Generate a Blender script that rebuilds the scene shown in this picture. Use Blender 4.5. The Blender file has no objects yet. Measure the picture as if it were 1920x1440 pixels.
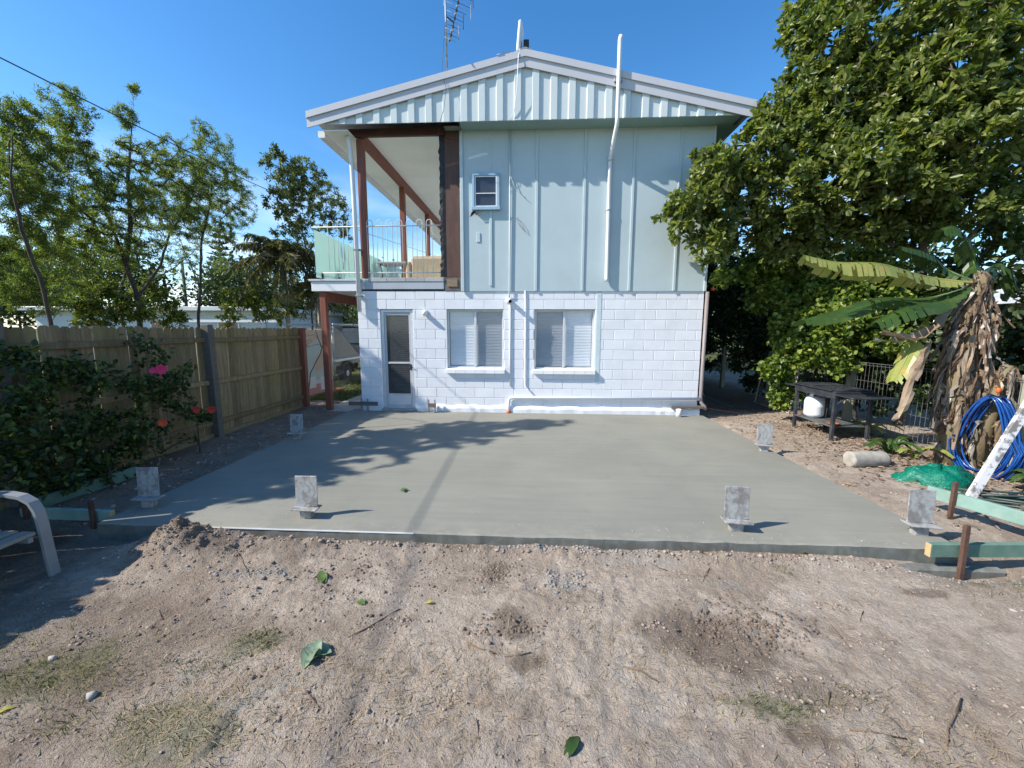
import bpy, math, random
import numpy as np
from mathutils import Vector, Matrix

random.seed(7)
rng = np.random.default_rng(11)
R = math.radians
scene = bpy.context.scene
COL = scene.collection

# ---------------------------------------------------------------- camera
# fitted to the block courses, the corners of the wall and the slab edges
FPX = 766.6                      # focal length in pixels of the 1920 wide photograph
CAM = np.array([3.598, -8.311, 1.707])
YAW, PIT, ROL = -0.0522, 0.1331, 0.0035
_fw = np.array([math.sin(YAW)*math.cos(PIT), math.cos(YAW)*math.cos(PIT), -math.sin(PIT)])
_rt = np.array([math.cos(YAW), -math.sin(YAW), 0.0])
_up = np.cross(_rt, _fw)
_r2 = _rt*math.cos(ROL) + _up*math.sin(ROL)
_u2 = -_rt*math.sin(ROL) + _up*math.cos(ROL)
cd = bpy.data.cameras.new('camera')
cam = bpy.data.objects.new('camera', cd); COL.objects.link(cam)
cd.sensor_width = 36.0
cd.lens = 36.0*FPX/1920.0
cd.clip_start = 0.05; cd.clip_end = 3000
cam.matrix_world = Matrix(((_r2[0], _u2[0], -_fw[0], CAM[0]), (_r2[1], _u2[1], -_fw[1], CAM[1]),
                           (_r2[2], _u2[2], -_fw[2], CAM[2]), (0, 0, 0, 1)))
scene.camera = cam
scene.render.resolution_x = 1024; scene.render.resolution_y = 768

# ---------------------------------------------------------------- sun, sky, exposure
SUN_EL, SUN_AZ = R(39), R(19)    # shadows fall to +X and 19 degrees towards the house
SD = np.array([math.cos(SUN_EL)*math.cos(SUN_AZ), math.cos(SUN_EL)*math.sin(SUN_AZ), -math.sin(SUN_EL)])
w = bpy.data.worlds.new('World'); scene.world = w; w.use_nodes = True
nt = w.node_tree; bg = nt.nodes['Background']
sky = nt.nodes.new('ShaderNodeTexSky'); sky.sky_type = 'NISHITA'; sky.sun_disc = False
sky.sun_elevation = SUN_EL
sky.sun_rotation = math.atan2(-SD[0], -SD[1])
sky.air_density = 1.0; sky.dust_density = 0.25; sky.ozone_density = 2.6; sky.altitude = 0
# thin streaks of high cloud low over the horizon
tc = nt.nodes.new('ShaderNodeTexCoord'); mp = nt.nodes.new('ShaderNodeMapping')
mp.inputs['Scale'].default_value = (2.2, 2.2, 9.0)
cn = nt.nodes.new('ShaderNodeTexNoise'); cn.inputs['Scale'].default_value = 1.6; cn.inputs['Detail'].default_value = 6
cr = nt.nodes.new('ShaderNodeValToRGB'); cr.color_ramp.elements[0].position = 0.44; cr.color_ramp.elements[1].position = 0.72
sx = nt.nodes.new('ShaderNodeSeparateXYZ')
hr = nt.nodes.new('ShaderNodeValToRGB')
hr.color_ramp.elements[0].position = 0.02; hr.color_ramp.elements[0].color = (1, 1, 1, 1)
hr.color_ramp.elements[1].position = 0.38; hr.color_ramp.elements[1].color = (0, 0, 0, 1)
mul = nt.nodes.new('ShaderNodeMath'); mul.operation = 'MULTIPLY'
mul2 = nt.nodes.new('ShaderNodeMath'); mul2.operation = 'MULTIPLY'; mul2.inputs[1].default_value = 0.75
mix = nt.nodes.new('ShaderNodeMixRGB'); mix.inputs[2].default_value = (7.5, 8.0, 8.8, 1)
L = nt.links.new
L(tc.outputs['Generated'], mp.inputs[0]); L(mp.outputs[0], cn.inputs['Vector']); L(cn.outputs['Fac'], cr.inputs[0])
L(tc.outputs['Generated'], sx.inputs[0]); L(sx.outputs['Z'], hr.inputs[0])
L(cr.outputs[0], mul.inputs[0]); L(hr.outputs[0], mul.inputs[1]); L(mul.outputs[0], mul2.inputs[0])
hs = nt.nodes.new('ShaderNodeHueSaturation'); hs.inputs['Saturation'].default_value = 1.3; hs.inputs['Value'].default_value = 1.14
L(sky.outputs[0], hs.inputs['Color'])
L(mul2.outputs[0], mix.inputs[0]); L(hs.outputs[0], mix.inputs[1]); L(mix.outputs[0], bg.inputs['Color'])
bg.inputs['Strength'].default_value = 0.12
sl = bpy.data.lights.new('sun', 'SUN'); so = bpy.data.objects.new('sun', sl); COL.objects.link(so)
sl.energy = 4.3; sl.angle = R(0.53); sl.color = (1.0, 0.94, 0.84)
so.rotation_euler = Vector(SD).to_track_quat('-Z', 'Y').to_euler(); so.location = (-20, -8, 18)
scene.view_settings.view_transform = 'Standard'; scene.view_settings.look = 'None'
scene.view_settings.gamma = 1; scene.view_settings.use_curve_mapping = False
scene.view_settings.exposure = 0.78
scene.render.engine = 'CYCLES'
scene.cycles.max_bounces = 6; scene.cycles.transparent_max_bounces = 12

# ---------------------------------------------------------------- pixel helpers (directions only)
def ray(x, y): return _fw + _r2*(x-960)/FPX - _u2*(y-720)/FPX
def PY(x, y, Y): d = ray(x, y); return CAM + d*(Y-CAM[1])/d[1]
def PZ(x, y, Z): d = ray(x, y); return CAM + d*(Z-CAM[2])/d[2]
def PX(x, y, X): d = ray(x, y); return CAM + d*(X-CAM[0])/d[0]
def PD(x, y, D): return CAM + ray(x, y)*D

# ---------------------------------------------------------------- materials
def _n(nt, t, **kw):
    n = nt.nodes.new(t)
    for k, v in kw.items(): setattr(n, k, v)
    return n
def ramp(nt, fac, stops):
    r = _n(nt, 'ShaderNodeValToRGB'); cr = r.color_ramp
    while len(cr.elements) < len(stops): cr.elements.new(0.5)
    for e, (p, c) in zip(cr.elements, stops):
        e.position = p; e.color = (*c, 1) if len(c) == 3 else c
    nt.links.new(fac, r.inputs[0]); return r.outputs[0]
def noise(nt, scale, detail=4, rough=0.55, vec=None, dist=0.0):
    n = _n(nt, 'ShaderNodeTexNoise')
    n.inputs['Scale'].default_value = scale; n.inputs['Detail'].default_value = detail
    n.inputs['Roughness'].default_value = rough; n.inputs['Distortion'].default_value = dist
    if vec is not None: nt.links.new(vec, n.inputs['Vector'])
    return n.outputs['Fac']
def mixc(nt, fac, a, b, mode='MIX'):
    m = _n(nt, 'ShaderNodeMixRGB', blend_type=mode)
    for i, v in ((0, fac), (1, a), (2, b)):
        if hasattr(v, 'is_output') or hasattr(v, 'links'): nt.links.new(v, m.inputs[i])
        elif i == 0: m.inputs[0].default_value = v
        else: m.inputs[i].default_value = (*v, 1)
    return m.outputs[0]
def hsv(nt, col, h=0.5, s=1.0, v=None, vfac=None):
    n = _n(nt, 'ShaderNodeHueSaturation'); nt.links.new(col, n.inputs['Color'])
    n.inputs['Hue'].default_value = h; n.inputs['Saturation'].default_value = s
    if vfac is not None: nt.links.new(vfac, n.inputs['Value'])
    return n.outputs[0]
def maprange(nt, v, a, b):
    n = _n(nt, 'ShaderNodeMapRange'); nt.links.new(v, n.inputs[0])
    n.inputs[3].default_value = a; n.inputs[4].default_value = b; return n.outputs[0]
def new_mat(name):
    m = bpy.data.materials.new(name); m.use_nodes = True
    return m, m.node_tree, m.node_tree.nodes['Principled BSDF']
def coords(nt, scale=(1, 1, 1), world=True, rot=(0, 0, 0)):
    if world:
        g = _n(nt, 'ShaderNodeNewGeometry'); v = g.outputs['Position']
    else:
        g = _n(nt, 'ShaderNodeTexCoord'); v = g.outputs['Object']
    mp = _n(nt, 'ShaderNodeMapping'); mp.inputs['Scale'].default_value = scale; mp.inputs['Rotation'].default_value = rot
    nt.links.new(v, mp.inputs[0]); return mp.outputs[0]
def bump(nt, bsdf, h, strength, dist=0.01):
    b = _n(nt, 'ShaderNodeBump'); b.inputs['Strength'].default_value = strength; b.inputs['Distance'].default_value = dist
    nt.links.new(h, b.inputs['Height']); nt.links.new(b.outputs[0], bsdf.inputs['Normal']); return b
def surf(name, col, rough=0.6, var=0.15, vs=3.0, bs=60.0, bst=0.15, metal=0.0, spec=0.4, objvar=0.0,
         dirt=None, dirt_amt=0.5, ds=4.0, scale=(1, 1, 1), bd=0.004):
    m, nt, b = new_mat(name)
    v = coords(nt, scale)
    n1 = noise(nt, vs, 6, 0.6, v)
    dk = tuple(c*(1-var) for c in col); lt = tuple(min(1, c*(1+var*0.6)) for c in col)
    c = ramp(nt, n1, [(0.3, dk), (0.7, lt)])
    if dirt:
        n3 = noise(nt, ds, 8, 0.65, v)
        f = ramp(nt, n3, [(0.48, (0, 0, 0)), (0.72, (dirt_amt,)*3)])
        c = mixc(nt, f, c, dirt)
    if objvar:
        oi = _n(nt, 'ShaderNodeObjectInfo')
        c = hsv(nt, c, vfac=maprange(nt, oi.outputs['Random'], 1-objvar, 1+objvar))
    nt.links.new(c, b.inputs['Base Color'])
    b.inputs['Roughness'].default_value = rough; b.inputs['Metallic'].default_value = metal
    b.inputs['Specular IOR Level'].default_value = spec
    if bst: bump(nt, b, noise(nt, bs, 5, 0.6, v), bst, bd)
    return m
def leafmat(name, cols, rough=0.4, trans=0.35, spec=0.5, tcol=None):
    """leaf colour runs over cols by a random number stored per leaf"""
    m, nt, b = new_mat(name)
    a = _n(nt, 'ShaderNodeAttribute', attribute_name='rnd')
    k = len(cols)
    c = ramp(nt, a.outputs['Fac'], [((i+0.0)/(k-1), cc) for i, cc in enumerate(cols)])
    v = coords(nt)
    c2 = hsv(nt, c, vfac=maprange(nt, noise(nt, 14, 3, 0.5, v), 0.75, 1.25))
    nt.links.new(c2, b.inputs['Base Color'])
    b.inputs['Roughness'].default_value = rough; b.inputs['Specular IOR Level'].default_value = spec
    t = _n(nt, 'ShaderNodeBsdfTranslucent')
    tc = mixc(nt, 1.0, c2, tcol or (1.15, 1.3, 0.45), 'MULTIPLY'); nt.links.new(tc, t.inputs['Color'])
    ms = _n(nt, 'ShaderNodeMixShader'); ms.inputs[0].default_value = trans
    nt.links.new(b.outputs[0], ms.inputs[1]); nt.links.new(t.outputs[0], ms.inputs[2])
    nt.links.new(ms.outputs[0], nt.nodes['Material Output'].inputs['Surface'])
    return m
def glassmat(name, tint=(0.9, 0.95, 0.95), rough=0.02, opac=0.0, refl=1.0):
    m, nt, b = new_mat(name); nt.nodes.remove(b)
    tr = _n(nt, 'ShaderNodeBsdfTransparent'); tr.inputs[0].default_value = (*tint, 1)
    gl = _n(nt, 'ShaderNodeBsdfGlossy'); gl.inputs['Roughness'].default_value = rough
    gl.inputs['Color'].default_value = (refl, refl, refl, 1)
    lw = _n(nt, 'ShaderNodeLayerWeight'); lw.inputs[0].default_value = 0.5
    pw = _n(nt, 'ShaderNodeMath', operation='POWER'); nt.links.new(lw.outputs['Facing'], pw.inputs[0]); pw.inputs[1].default_value = 4.0
    fr = _n(nt, 'ShaderNodeMath', operation='MULTIPLY_ADD'); nt.links.new(pw.outputs[0], fr.inputs[0]); fr.inputs[1].default_value = 0.8; fr.inputs[2].default_value = 0.05
    ms = _n(nt, 'ShaderNodeMixShader')
    nt.links.new(fr.outputs[0], ms.inputs[0]); nt.links.new(tr.outputs[0], ms.inputs[1]); nt.links.new(gl.outputs[0], ms.inputs[2])
    out = ms.outputs[0]
    if opac:
        df = _n(nt, 'ShaderNodeBsdfDiffuse'); df.inputs[0].default_value = (*tint, 1)
        m2 = _n(nt, 'ShaderNodeMixShader'); m2.inputs[0].default_value = opac
        nt.links.new(out, m2.inputs[1]); nt.links.new(df.outputs[0], m2.inputs[2]); out = m2.outputs[0]
    nt.links.new(out, nt.nodes['Material Output'].inputs['Surface'])
    return m

# ---------------------------------------------------------------- mesh helpers
def wloc(o):
    l = Vector((0, 0, 0))
    while o is not None: l += o.location; o = o.parent
    return l
class MB:
    """collects shapes in scene coordinates; build() links them as one mesh object"""
    def __init__(s): s.v = []; s.f = []; s.sm = []
    def add(s, vs, fs, smooth=False):
        o = len(s.v); s.v += [tuple(map(float, p)) for p in vs]
        s.f += [tuple(i+o for i in f) for f in fs]; s.sm += [smooth]*len(fs); return s
    def box(s, a, b, rot=None, c=None):
        (x0, y0, z0), (x1, y1, z1) = a, b
        vs = [(x0, y0, z0), (x1, y0, z0), (x1, y1, z0), (x0, y1, z0), (x0, y0, z1), (x1, y0, z1), (x1, y1, z1), (x0, y1, z1)]
        if rot is not None:
            c = Vector(c if c is not None else ((x0+x1)/2, (y0+y1)/2, (z0+z1)/2))
            vs = [rot @ (Vector(p)-c) + c for p in vs]
        return s.add(vs, [(0, 3, 2, 1), (4, 5, 6, 7), (0, 1, 5, 4), (1, 2, 6, 5), (2, 3, 7, 6), (3, 0, 4, 7)])
    def cbox(s, a, b, ch=0.004, rot=None, c=None):
        """box with chamfered edges"""
        (x0, y0, z0), (x1, y1, z1) = a, b
        ch = min(ch, (x1-x0)*.45, (y1-y0)*.45, (z1-z0)*.45)
        X, Y, Z = (x0, x1), (y0, y1), (z0, z1); vs = []; idx = {}
        for i in (0, 1):
            for j in (0, 1):
                for k in (0, 1):
                    ii = X[i]+ch*(1-2*i); jj = Y[j]+ch*(1-2*j); kk = Z[k]+ch*(1-2*k)
                    idx[i, j, k] = len(vs)
                    vs += [(X[i], jj, kk), (ii, Y[j], kk), (ii, jj, Z[k])]
        I = lambda i, j, k, a: idx[i, j, k]+a
        fs = []
        for i in (0, 1):
            q = [I(i, 0, 0, 0), I(i, 1, 0, 0), I(i, 1, 1, 0), I(i, 0, 1, 0)]; fs.append(q if i else q[::-1])
            q = [I(0, i, 0, 1), I(0, i, 1, 1), I(1, i, 1, 1), I(1, i, 0, 1)]; fs.append(q if i else q[::-1])
            q = [I(0, 0, i, 2), I(1, 0, i, 2), I(1, 1, i, 2), I(0, 1, i, 2)]; fs.append(q if i else q[::-1])
        for j in (0, 1):
            for k in (0, 1):
                q = [I(0, j, k, 1), I(1, j, k, 1), I(1, j, k, 2), I(0, j, k, 2)]; fs.append(q if (j ^ k) == 0 else q[::-1])
                q = [I(j, 0, k, 0), I(j, 1, k, 0), I(j, 1, k, 2), I(j, 0, k, 2)]; fs.append(q if (j ^ k) else q[::-1])
                q = [I(j, k, 0, 0), I(j, k, 1, 0), I(j, k, 1, 1), I(j, k, 0, 1)]; fs.append(q if (j ^ k) == 0 else q[::-1])
        for i in (0, 1):
            for j in (0, 1):
                for k in (0, 1):
                    q = [I(i, j, k, 0), I(i, j, k, 1), I(i, j, k, 2)]; fs.append(q if (i+j+k) % 2 else q[::-1])
        if rot is not None:
            c = Vector(c if c is not None else ((x0+x1)/2, (y0+y1)/2, (z0+z1)/2))
            vs = [rot @ (Vector(p)-c) + c for p in vs]
        return s.add(vs, fs)
    def bar(s, p, q, wd, th, up=(0, 0, 1), ch=0.003):
        """rectangular bar from p to q, wd across, th along up"""
        p = Vector(p); q = Vector(q); d = (q-p); ln = d.length; d.normalize()
        u = Vector(up); u = (u-d*u.dot(d))
        if u.length < 1e-4: u = Vector((0, 1, 0)); u = u-d*u.dot(d)
        u.normalize(); sd = d.cross(u)
        m = MB(); m.cbox((0, -wd/2, -th/2), (ln, wd/2, th/2), ch)
        rt = Matrix((d, -sd, u)).transposed()
        return s.add([rt @ Vector(v) + p for v in m.v], m.f)
    def tube(s, pts, r, n=8, cap=True, smooth=True):
        pts = [Vector(p) for p in pts]; k = len(pts)
        rs = r if hasattr(r, '__len__') else [r]*k
        vs = []; fs = []
        t = (pts[1]-pts[0]).normalized(); u = t.orthogonal().normalized()
        for i, p in enumerate(pts):
            tt = (pts[min(i+1, k-1)]-pts[max(i-1, 0)])
            if tt.length > 1e-9: tt.normalize()
            else: tt = t
            u = (u-tt*u.dot(tt))
            if u.length < 1e-6: u = tt.orthogonal()
            u.normalize(); v = tt.cross(u); t = tt
            for j in range(n):
                a = 2*math.pi*j/n; vs.append(p+(u*math.cos(a)+v*math.sin(a))*rs[i])
        for i in range(k-1):
            for j in range(n):
                a = i*n+j; b = i*n+(j+1) % n; fs.append((a, b, b+n, a+n))
        s.add(vs, fs, smooth)
        if cap:
            o = len(s.v)-k*n
            s.f.append(tuple(range(o+n-1, o-1, -1))); s.sm.append(False)
            s.f.append(tuple(range(o+(k-1)*n, o+k*n))); s.sm.append(False)
        return s
    def lathe(s, c, prof, n=20, axis=None, smooth=True):
        """prof: list of (r, h) along +Z from c"""
        c = Vector(c); vs = []; fs = []; k = len(prof)
        rt = axis or Matrix.Identity(3)
        for r_, h in prof:
            for j in range(n):
                a = 2*math.pi*j/n; vs.append(c+rt @ Vector((r_*math.cos(a), r_*math.sin(a), h)))
        for i in range(k-1):
            for j in range(n):
                a = i*n+j; b = i*n+(j+1) % n; fs.append((a, b, b+n, a+n))
        fs.append(tuple(range(n-1, -1, -1))); fs.append(tuple(range((k-1)*n, k*n)))
        return s.add(vs, fs, smooth)
    def prism(s, poly, a0, a1, axis='Y'):
        """polygon (list of 2D) extruded along an axis: Y -> (x,z); X -> (y,z); Z -> (x,y)"""
        n = len(poly)
        def P(p, t):
            return {'Y': (p[0], t, p[1]), 'X': (t, p[0], p[1]), 'Z': (p[0], p[1], t)}[axis]
        vs = [P(p, a0) for p in poly]+[P(p, a1) for p in poly]
        fs = [tuple(range(n)), tuple(range(2*n-1, n-1, -1))]+[(i, i+n, (i+1) % n+n, (i+1) % n) for i in range(n)]
        return s.add(vs, fs)
    def build(s, name, mat, parent=None, fix=False):
        me = bpy.data.meshes.new(name)
        l = wloc(parent) if parent is not None else Vector((0, 0, 0))
        me.from_pydata([(x-l.x, y-l.y, z-l.z) for x, y, z in s.v], [], s.f)
        me.polygons.foreach_set('use_smooth', s.sm)
        if fix:
            import bmesh
            bm = bmesh.new(); bm.from_mesh(me); bmesh.ops.recalc_face_normals(bm, faces=bm.faces); bm.to_mesh(me); bm.free()
        me.update()
        return link(name, me, mat, parent)
def link(name, me, mat, parent=None):
    o = bpy.data.objects.new(name, me); COL.objects.link(o)
    if mat is not None and not me.materials: me.materials.append(mat)
    if parent is not None: o.parent = parent
    return o
def tag(o, label=None, cat=None, group=None, kind=None):
    if label: o['label'] = label
    if cat: o['category'] = cat
    if group: o['group'] = group
    if kind: o['kind'] = kind
    return o
def thing(name, label, cat, loc=(0, 0, 0), group=None):
    o = bpy.data.objects.new(name, None); COL.objects.link(o); o.location = loc
    o.empty_display_size = 0.2
    return tag(o, label, cat, group)
def clone(o, loc, rotz=0.0, label=None, parent=None, sc=1.0):
    c = o.copy(); COL.objects.link(c)
    if parent is None:
        c.location = loc; c.rotation_euler = (0, 0, rotz); c.scale = (sc, sc, sc)
        if label: c['label'] = label
    else: c.parent = parent
    for ch in list(o.children): clone(ch, None, parent=c)
    return c
def struct(o): o['kind'] = 'structure'; return o

# ---------------------------------------------------------------- noise for terrain
def _hash(ix, iy, seed):
    h = (ix.astype(np.int64)*374761393 + iy.astype(np.int64)*668265263 + seed*974711) & 0x7fffffff
    h = ((h ^ (h >> 13))*1274126177) & 0x7fffffff
    return ((h ^ (h >> 16)) & 0xffff)/65535.0
def vnoise(x, y, seed=0):
    ix = np.floor(x); iy = np.floor(y); fx = x-ix; fy = y-iy
    fx = fx*fx*fx*(fx*(fx*6-15)+10); fy = fy*fy*fy*(fy*(fy*6-15)+10)
    a = _hash(ix, iy, seed); b = _hash(ix+1, iy, seed); c = _hash(ix, iy+1, seed); d = _hash(ix+1, iy+1, seed)
    return (a*(1-fx)+b*fx)*(1-fy)+(c*(1-fx)+d*fx)*fy
def fbm(x, y, scale, oct=4, seed=0, gain=0.5):
    s = np.zeros_like(x, dtype=float); a = 1.0; t = 0.0
    for i in range(oct):
        s += a*(vnoise(x*scale+i*17.3, y*scale-i*9.1, seed+i)*2-1); t += a; a *= gain; scale *= 2.03
    return s/t
def sstep(a, b, x):
    t = np.clip((x-a)/(b-a), 0, 1); return t*t*(3-2*t)
# ================================================================ the ground
SLX0, SLX1, SLY0 = -0.238, 7.02, -5.095          # slab outline (top at z = 0, far edge at the wall)
MND = PY(335, 1000, -5.32)
def gz(x, y):
    x = np.asarray(x, float); y = np.asarray(y, float)
    z = -0.105 + 0.022*fbm(x, y, 0.7, 3, 5)
    # left garden strip, bank towards the fence
    left = sstep(-0.1, -0.45, x)*sstep(-5.6, -4.6, y)
    z = z + left*(0.05 + 0.05*sstep(-0.5, -1.3, x) + 0.035*fbm(x, y, 2.2, 3, 8))
    # right strip
    right = sstep(6.95, 7.3, x)*sstep(-5.2, -4.2, y)
    z = z + right*(0.055 + 0.02*sstep(7.4, 9, x))
    # hollow in front of the right corner, footing shows
    z = z - 0.10*np.exp(-(((x-6.95)/0.42)**2+((y+5.2)/0.13)**2))
    z = z - 0.07*np.exp(-(((x+0.05)/0.5)**2+((y+5.1)/0.22)**2))
    # crumbled ridge along the slab edge
    rid = np.exp(-((y+5.22-0.03*fbm(x, y, 1.1, 2, 21))/0.075)**2)*sstep(-0.1, 0.9, x)*sstep(6.6, 5.9, x)
    z = z + rid*(0.035+0.05*np.abs(fbm(x, y, 5.0, 3, 33)))
    # spoil heap
    dx = (x-MND[0])/0.36; dy = (y+5.32)/0.17
    h = np.exp(-(dx*dx+dy*dy)**0.8)
    z = z + h*(0.185+0.10*fbm(x, y, 8, 4, 41)+0.04*fbm(x, y, 22, 2, 43)) + 0.04*np.exp(-(((x-MND[0]-0.75)/0.5)**2+((y+5.3)/0.12)**2))
    # crumbs and scuffs
    near = sstep(-4.4, -5.0, y)
    rough = 0.35+0.65*sstep(-0.25, 0.45, fbm(x, y, 1.3, 3, 51))
    z = z + near*rough*(0.016*fbm(x, y, 6, 3, 61) + 0.016*(1-2*np.abs(fbm(x, y, 9, 4, 71))) + 0.014*np.abs(fbm(x, y, 17, 3, 83)) + 0.005*fbm(x, y, 38, 2, 81))
    uu = x*.82+y*.57; vv_ = -x*.57+y*.82; scr = sstep(-.1, .3, fbm(x, y, .8, 2, 54))
    z = z + near*scr*(0.014*fbm(uu*.9, vv_*5.5, 1.0, 3, 63)+0.010*fbm(uu*2.5, vv_*14, 1.0, 2, 64))
    z = z + (1-near)*0.012*fbm(x, y, 5, 3, 62)
    # dug patch of damp soil
    P = (4.72, -6.12)
    d = np.hypot((x-P[0])*0.75+(y-P[1])*0.3, (y-P[1])*1.35-(x-P[0])*0.25)
    z = z - 0.028*np.exp(-(d/0.33)**2) + 0.03*np.exp(-((d-0.42)/0.1)**2)*sstep(-0.25, 0.4, (x-P[0])*0.5+(y-P[1]))*(0.5+np.abs(fbm(x, y, 9, 2, 91)))
    # under the slab and the house
    inside = ((x > SLX0+0.04) & (x < SLX1-0.04) & (y > SLY0+0.03) & (y < 12.9))
    z = np.where(inside, -0.34, z)
    far = sstep(14, 40, np.hypot(x-3.5, y+2))
    return z*(1-far) - 0.12*far
def gz1(x, y): return float(gz(np.array([x]), np.array([y]))[0])
def axis(parts):
    out = []
    for a, b, st in parts: out += list(np.arange(a, b-1e-6, st))
    out.append(parts[-1][1]); return np.array(out)
def geo(a, b, n): return list(a*(b/a)**(np.arange(n)/(n-1.0)))
gx = np.concatenate([-np.array(geo(3, 900, 26))[::-1], axis([(-2.9, -0.9, 0.06), (-0.9, 8.4, 0.018), (8.4, 11.0, 0.06)]), np.array(geo(11.2, 900, 26))])
gy = np.concatenate([-np.array(geo(8.2, 900, 22))[::-1], axis([(-8.1, -7.1, 0.08), (-7.1, -4.95, 0.017), (-4.95, 1.5, 0.06), (1.5, 14, 0.5)]), np.array(geo(14.5, 1500, 26))])
GX, GY = np.meshgrid(gx, gy); GZ = gz(GX, GY)
nx, ny = len(gx), len(gy)
me = bpy.data.meshes.new('ground')
vv = np.stack([GX.ravel(), GY.ravel(), GZ.ravel()], 1)
ii = (np.arange(ny-1)[:, None]*nx+np.arange(nx-1)[None, :]).ravel()
ff = np.stack([ii, ii+1, ii+1+nx, ii+nx], 1)
me.vertices.add(len(vv)); me.vertices.foreach_set('co', vv.ravel())
me.loops.add(ff.size); me.loops.foreach_set('vertex_index', ff.ravel())
me.polygons.add(len(ff)); me.polygons.foreach_set('loop_start', np.arange(len(ff))*4); me.polygons.foreach_set('use_smooth', np.ones(len(ff), bool))
# soil marks with a shape of their own: damp dug soil, cement spill, green growth; plus painted shade
fx, fy = vv[:, 0], vv[:, 1]
def spot(cx, cy, rx, ry, a=0.0, seed=3, amp=0.9, sc=4.0):
    ca, sa = math.cos(a), math.sin(a)
    u = ((fx-cx)*ca+(fy-cy)*sa)/rx; v = (-(fx-cx)*sa+(fy-cy)*ca)/ry
    d = np.hypot(u, v) + amp*fbm(fx, fy, sc, 4, seed)
    return sstep(1.15, 0.55, d)
damp = np.zeros(len(vv)); grey = np.zeros(len(vv)); grn = np.zeros(len(vv))
for s_ in [(4.72, -6.1, .55, .22, -.45, 3), (5.0, -6.36, .32, .1, -.5, 4), (4.85, -6.62, .18, .1, 0, 6),
           (3.5, -6.05, .1, .14, .3, 9), (3.6, -6.3, .12, .05, 0, 12), (6.3, -5.55, .12, .05, 0, 8),
           (3.35, -5.5, .11, .1, 0, 15), (0.9, -5.35, .3, .16, 0, 16)]:
    damp = np.maximum(damp, spot(*s_[:5], seed=s_[5]))
for s_ in [(3.83, -5.62, .1, .13, 0, 23), (3.95, -6.12, .08, .16, .5, 24), (4.15, -6.55, .1, .3, .3, 25), (5.0, -5.55, .15, .07, 0, 26),
           (1.55, -5.6, .3, .05, .2, 27), (1.9, -6.35, .3, .07, .9, 28), (4.45, -5.3, .4, .06, 0, 30), (2.2, -6.6, .4, .1, .8, 31)]:
    grey = np.maximum(grey, spot(*s_[:5], seed=s_[5], amp=.7, sc=6))
for s_ in [(0.95, -6.55, .5, .22, .5, 33), (2.0, -6.25, .16, .1, .2, 34), (2.0, -6.75, .3, .2, 0, 35), (4.75, -6.5, .3, .07, 0, 36), (7.6, -5.4, .7, .25, 0, 38)]:
    grn = np.maximum(grn, spot(*s_[:5], seed=s_[5], amp=.6, sc=5))
lawn = (((fy > 1.2) & (fx < 3)) | (fx < -1.8) | (fx > 11.5) | (fy > 9.5) | (fy < -8.2)).astype(float)
shade_tone = sstep(7.0, 7.3, fx)*sstep(.2, 1.0, fy)*sstep(10.5, 9.5, fx)*0.8 + sstep(-0.2, -0.5, fx)*sstep(-6.2, -5.2, fy)*0.55 + sstep(0.35, 0.0, fx)*sstep(-4.9, -5.3, fy)*0.6  # shade of passage, flower bed and left foreground painted into the soil colour
damp = np.maximum(damp*0.62, shade_tone)  # one mask carries both damp soil and the painted shade
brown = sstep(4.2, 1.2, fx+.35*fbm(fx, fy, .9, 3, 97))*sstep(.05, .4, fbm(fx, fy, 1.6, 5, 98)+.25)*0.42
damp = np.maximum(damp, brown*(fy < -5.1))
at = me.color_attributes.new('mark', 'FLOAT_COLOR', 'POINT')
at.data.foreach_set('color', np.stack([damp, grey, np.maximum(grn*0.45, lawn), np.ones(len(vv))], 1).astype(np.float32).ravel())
me.update(); me.validate()
m, nt, b = new_mat('dirt')
v = coords(nt)
n_big = noise(nt, 1.2, 5, 0.6, v); n_mid = noise(nt, 7, 6, 0.65, v); n_fine = noise(nt, 70, 4, 0.7, v)
c = ramp(nt, n_mid, [(0.28, (0.31, 0.24, 0.185)), (0.5, (0.45, 0.37, 0.298)), (0.72, (0.56, 0.48, 0.398))])
c = mixc(nt, ramp(nt, n_big, [(0.35, (0, 0, 0)), (0.65, (0.5,)*3)]), c, (0.50, 0.43, 0.358))
c = mixc(nt, ramp(nt, noise(nt, 0.75, 6, 0.65, coords(nt), 0.5), [(0.46, (0, 0, 0)), (0.62, (0.6,)*3)]), c, (0.29, 0.218, 0.162))
c = mixc(nt, ramp(nt, noise(nt, 3.1, 8, 0.75, v, 0.8), [(0.5, (0, 0, 0)), (0.64, (0.62,)*3)]), c, (0.25, 0.195, 0.158))
at_ = _n(nt, 'ShaderNodeAttribute', attribute_name='mark'); sp = _n(nt, 'ShaderNodeSeparateColor'); nt.links.new(at_.outputs['Color'], sp.inputs[0])
gmul = _n(nt, 'ShaderNodeMath', operation='MULTIPLY'); nt.links.new(sp.outputs[1], gmul.inputs[0]); gmul.inputs[1].default_value = 0.4
c = mixc(nt, gmul.outputs[0], c, ramp(nt, n_fine, [(0.3, (0.28, 0.265, 0.24)), (0.7, (0.40, 0.385, 0.355))]))
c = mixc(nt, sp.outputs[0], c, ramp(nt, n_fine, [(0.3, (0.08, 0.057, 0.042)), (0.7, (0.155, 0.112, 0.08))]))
c = mixc(nt, sp.outputs[2], c, ramp(nt, n_fine, [(0.3, (0.05, 0.075, 0.02)), (0.7, (0.17, 0.17, 0.06))]))
c = hsv(nt, c, vfac=maprange(nt, n_fine, 0.66, 1.34))
c = mixc(nt, ramp(nt, noise(nt, 24, 8, 0.8, v, 0.5), [(0.55, (0, 0, 0)), (0.64, (0.42,)*3)]), c, (0.22, 0.17, 0.13))
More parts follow.
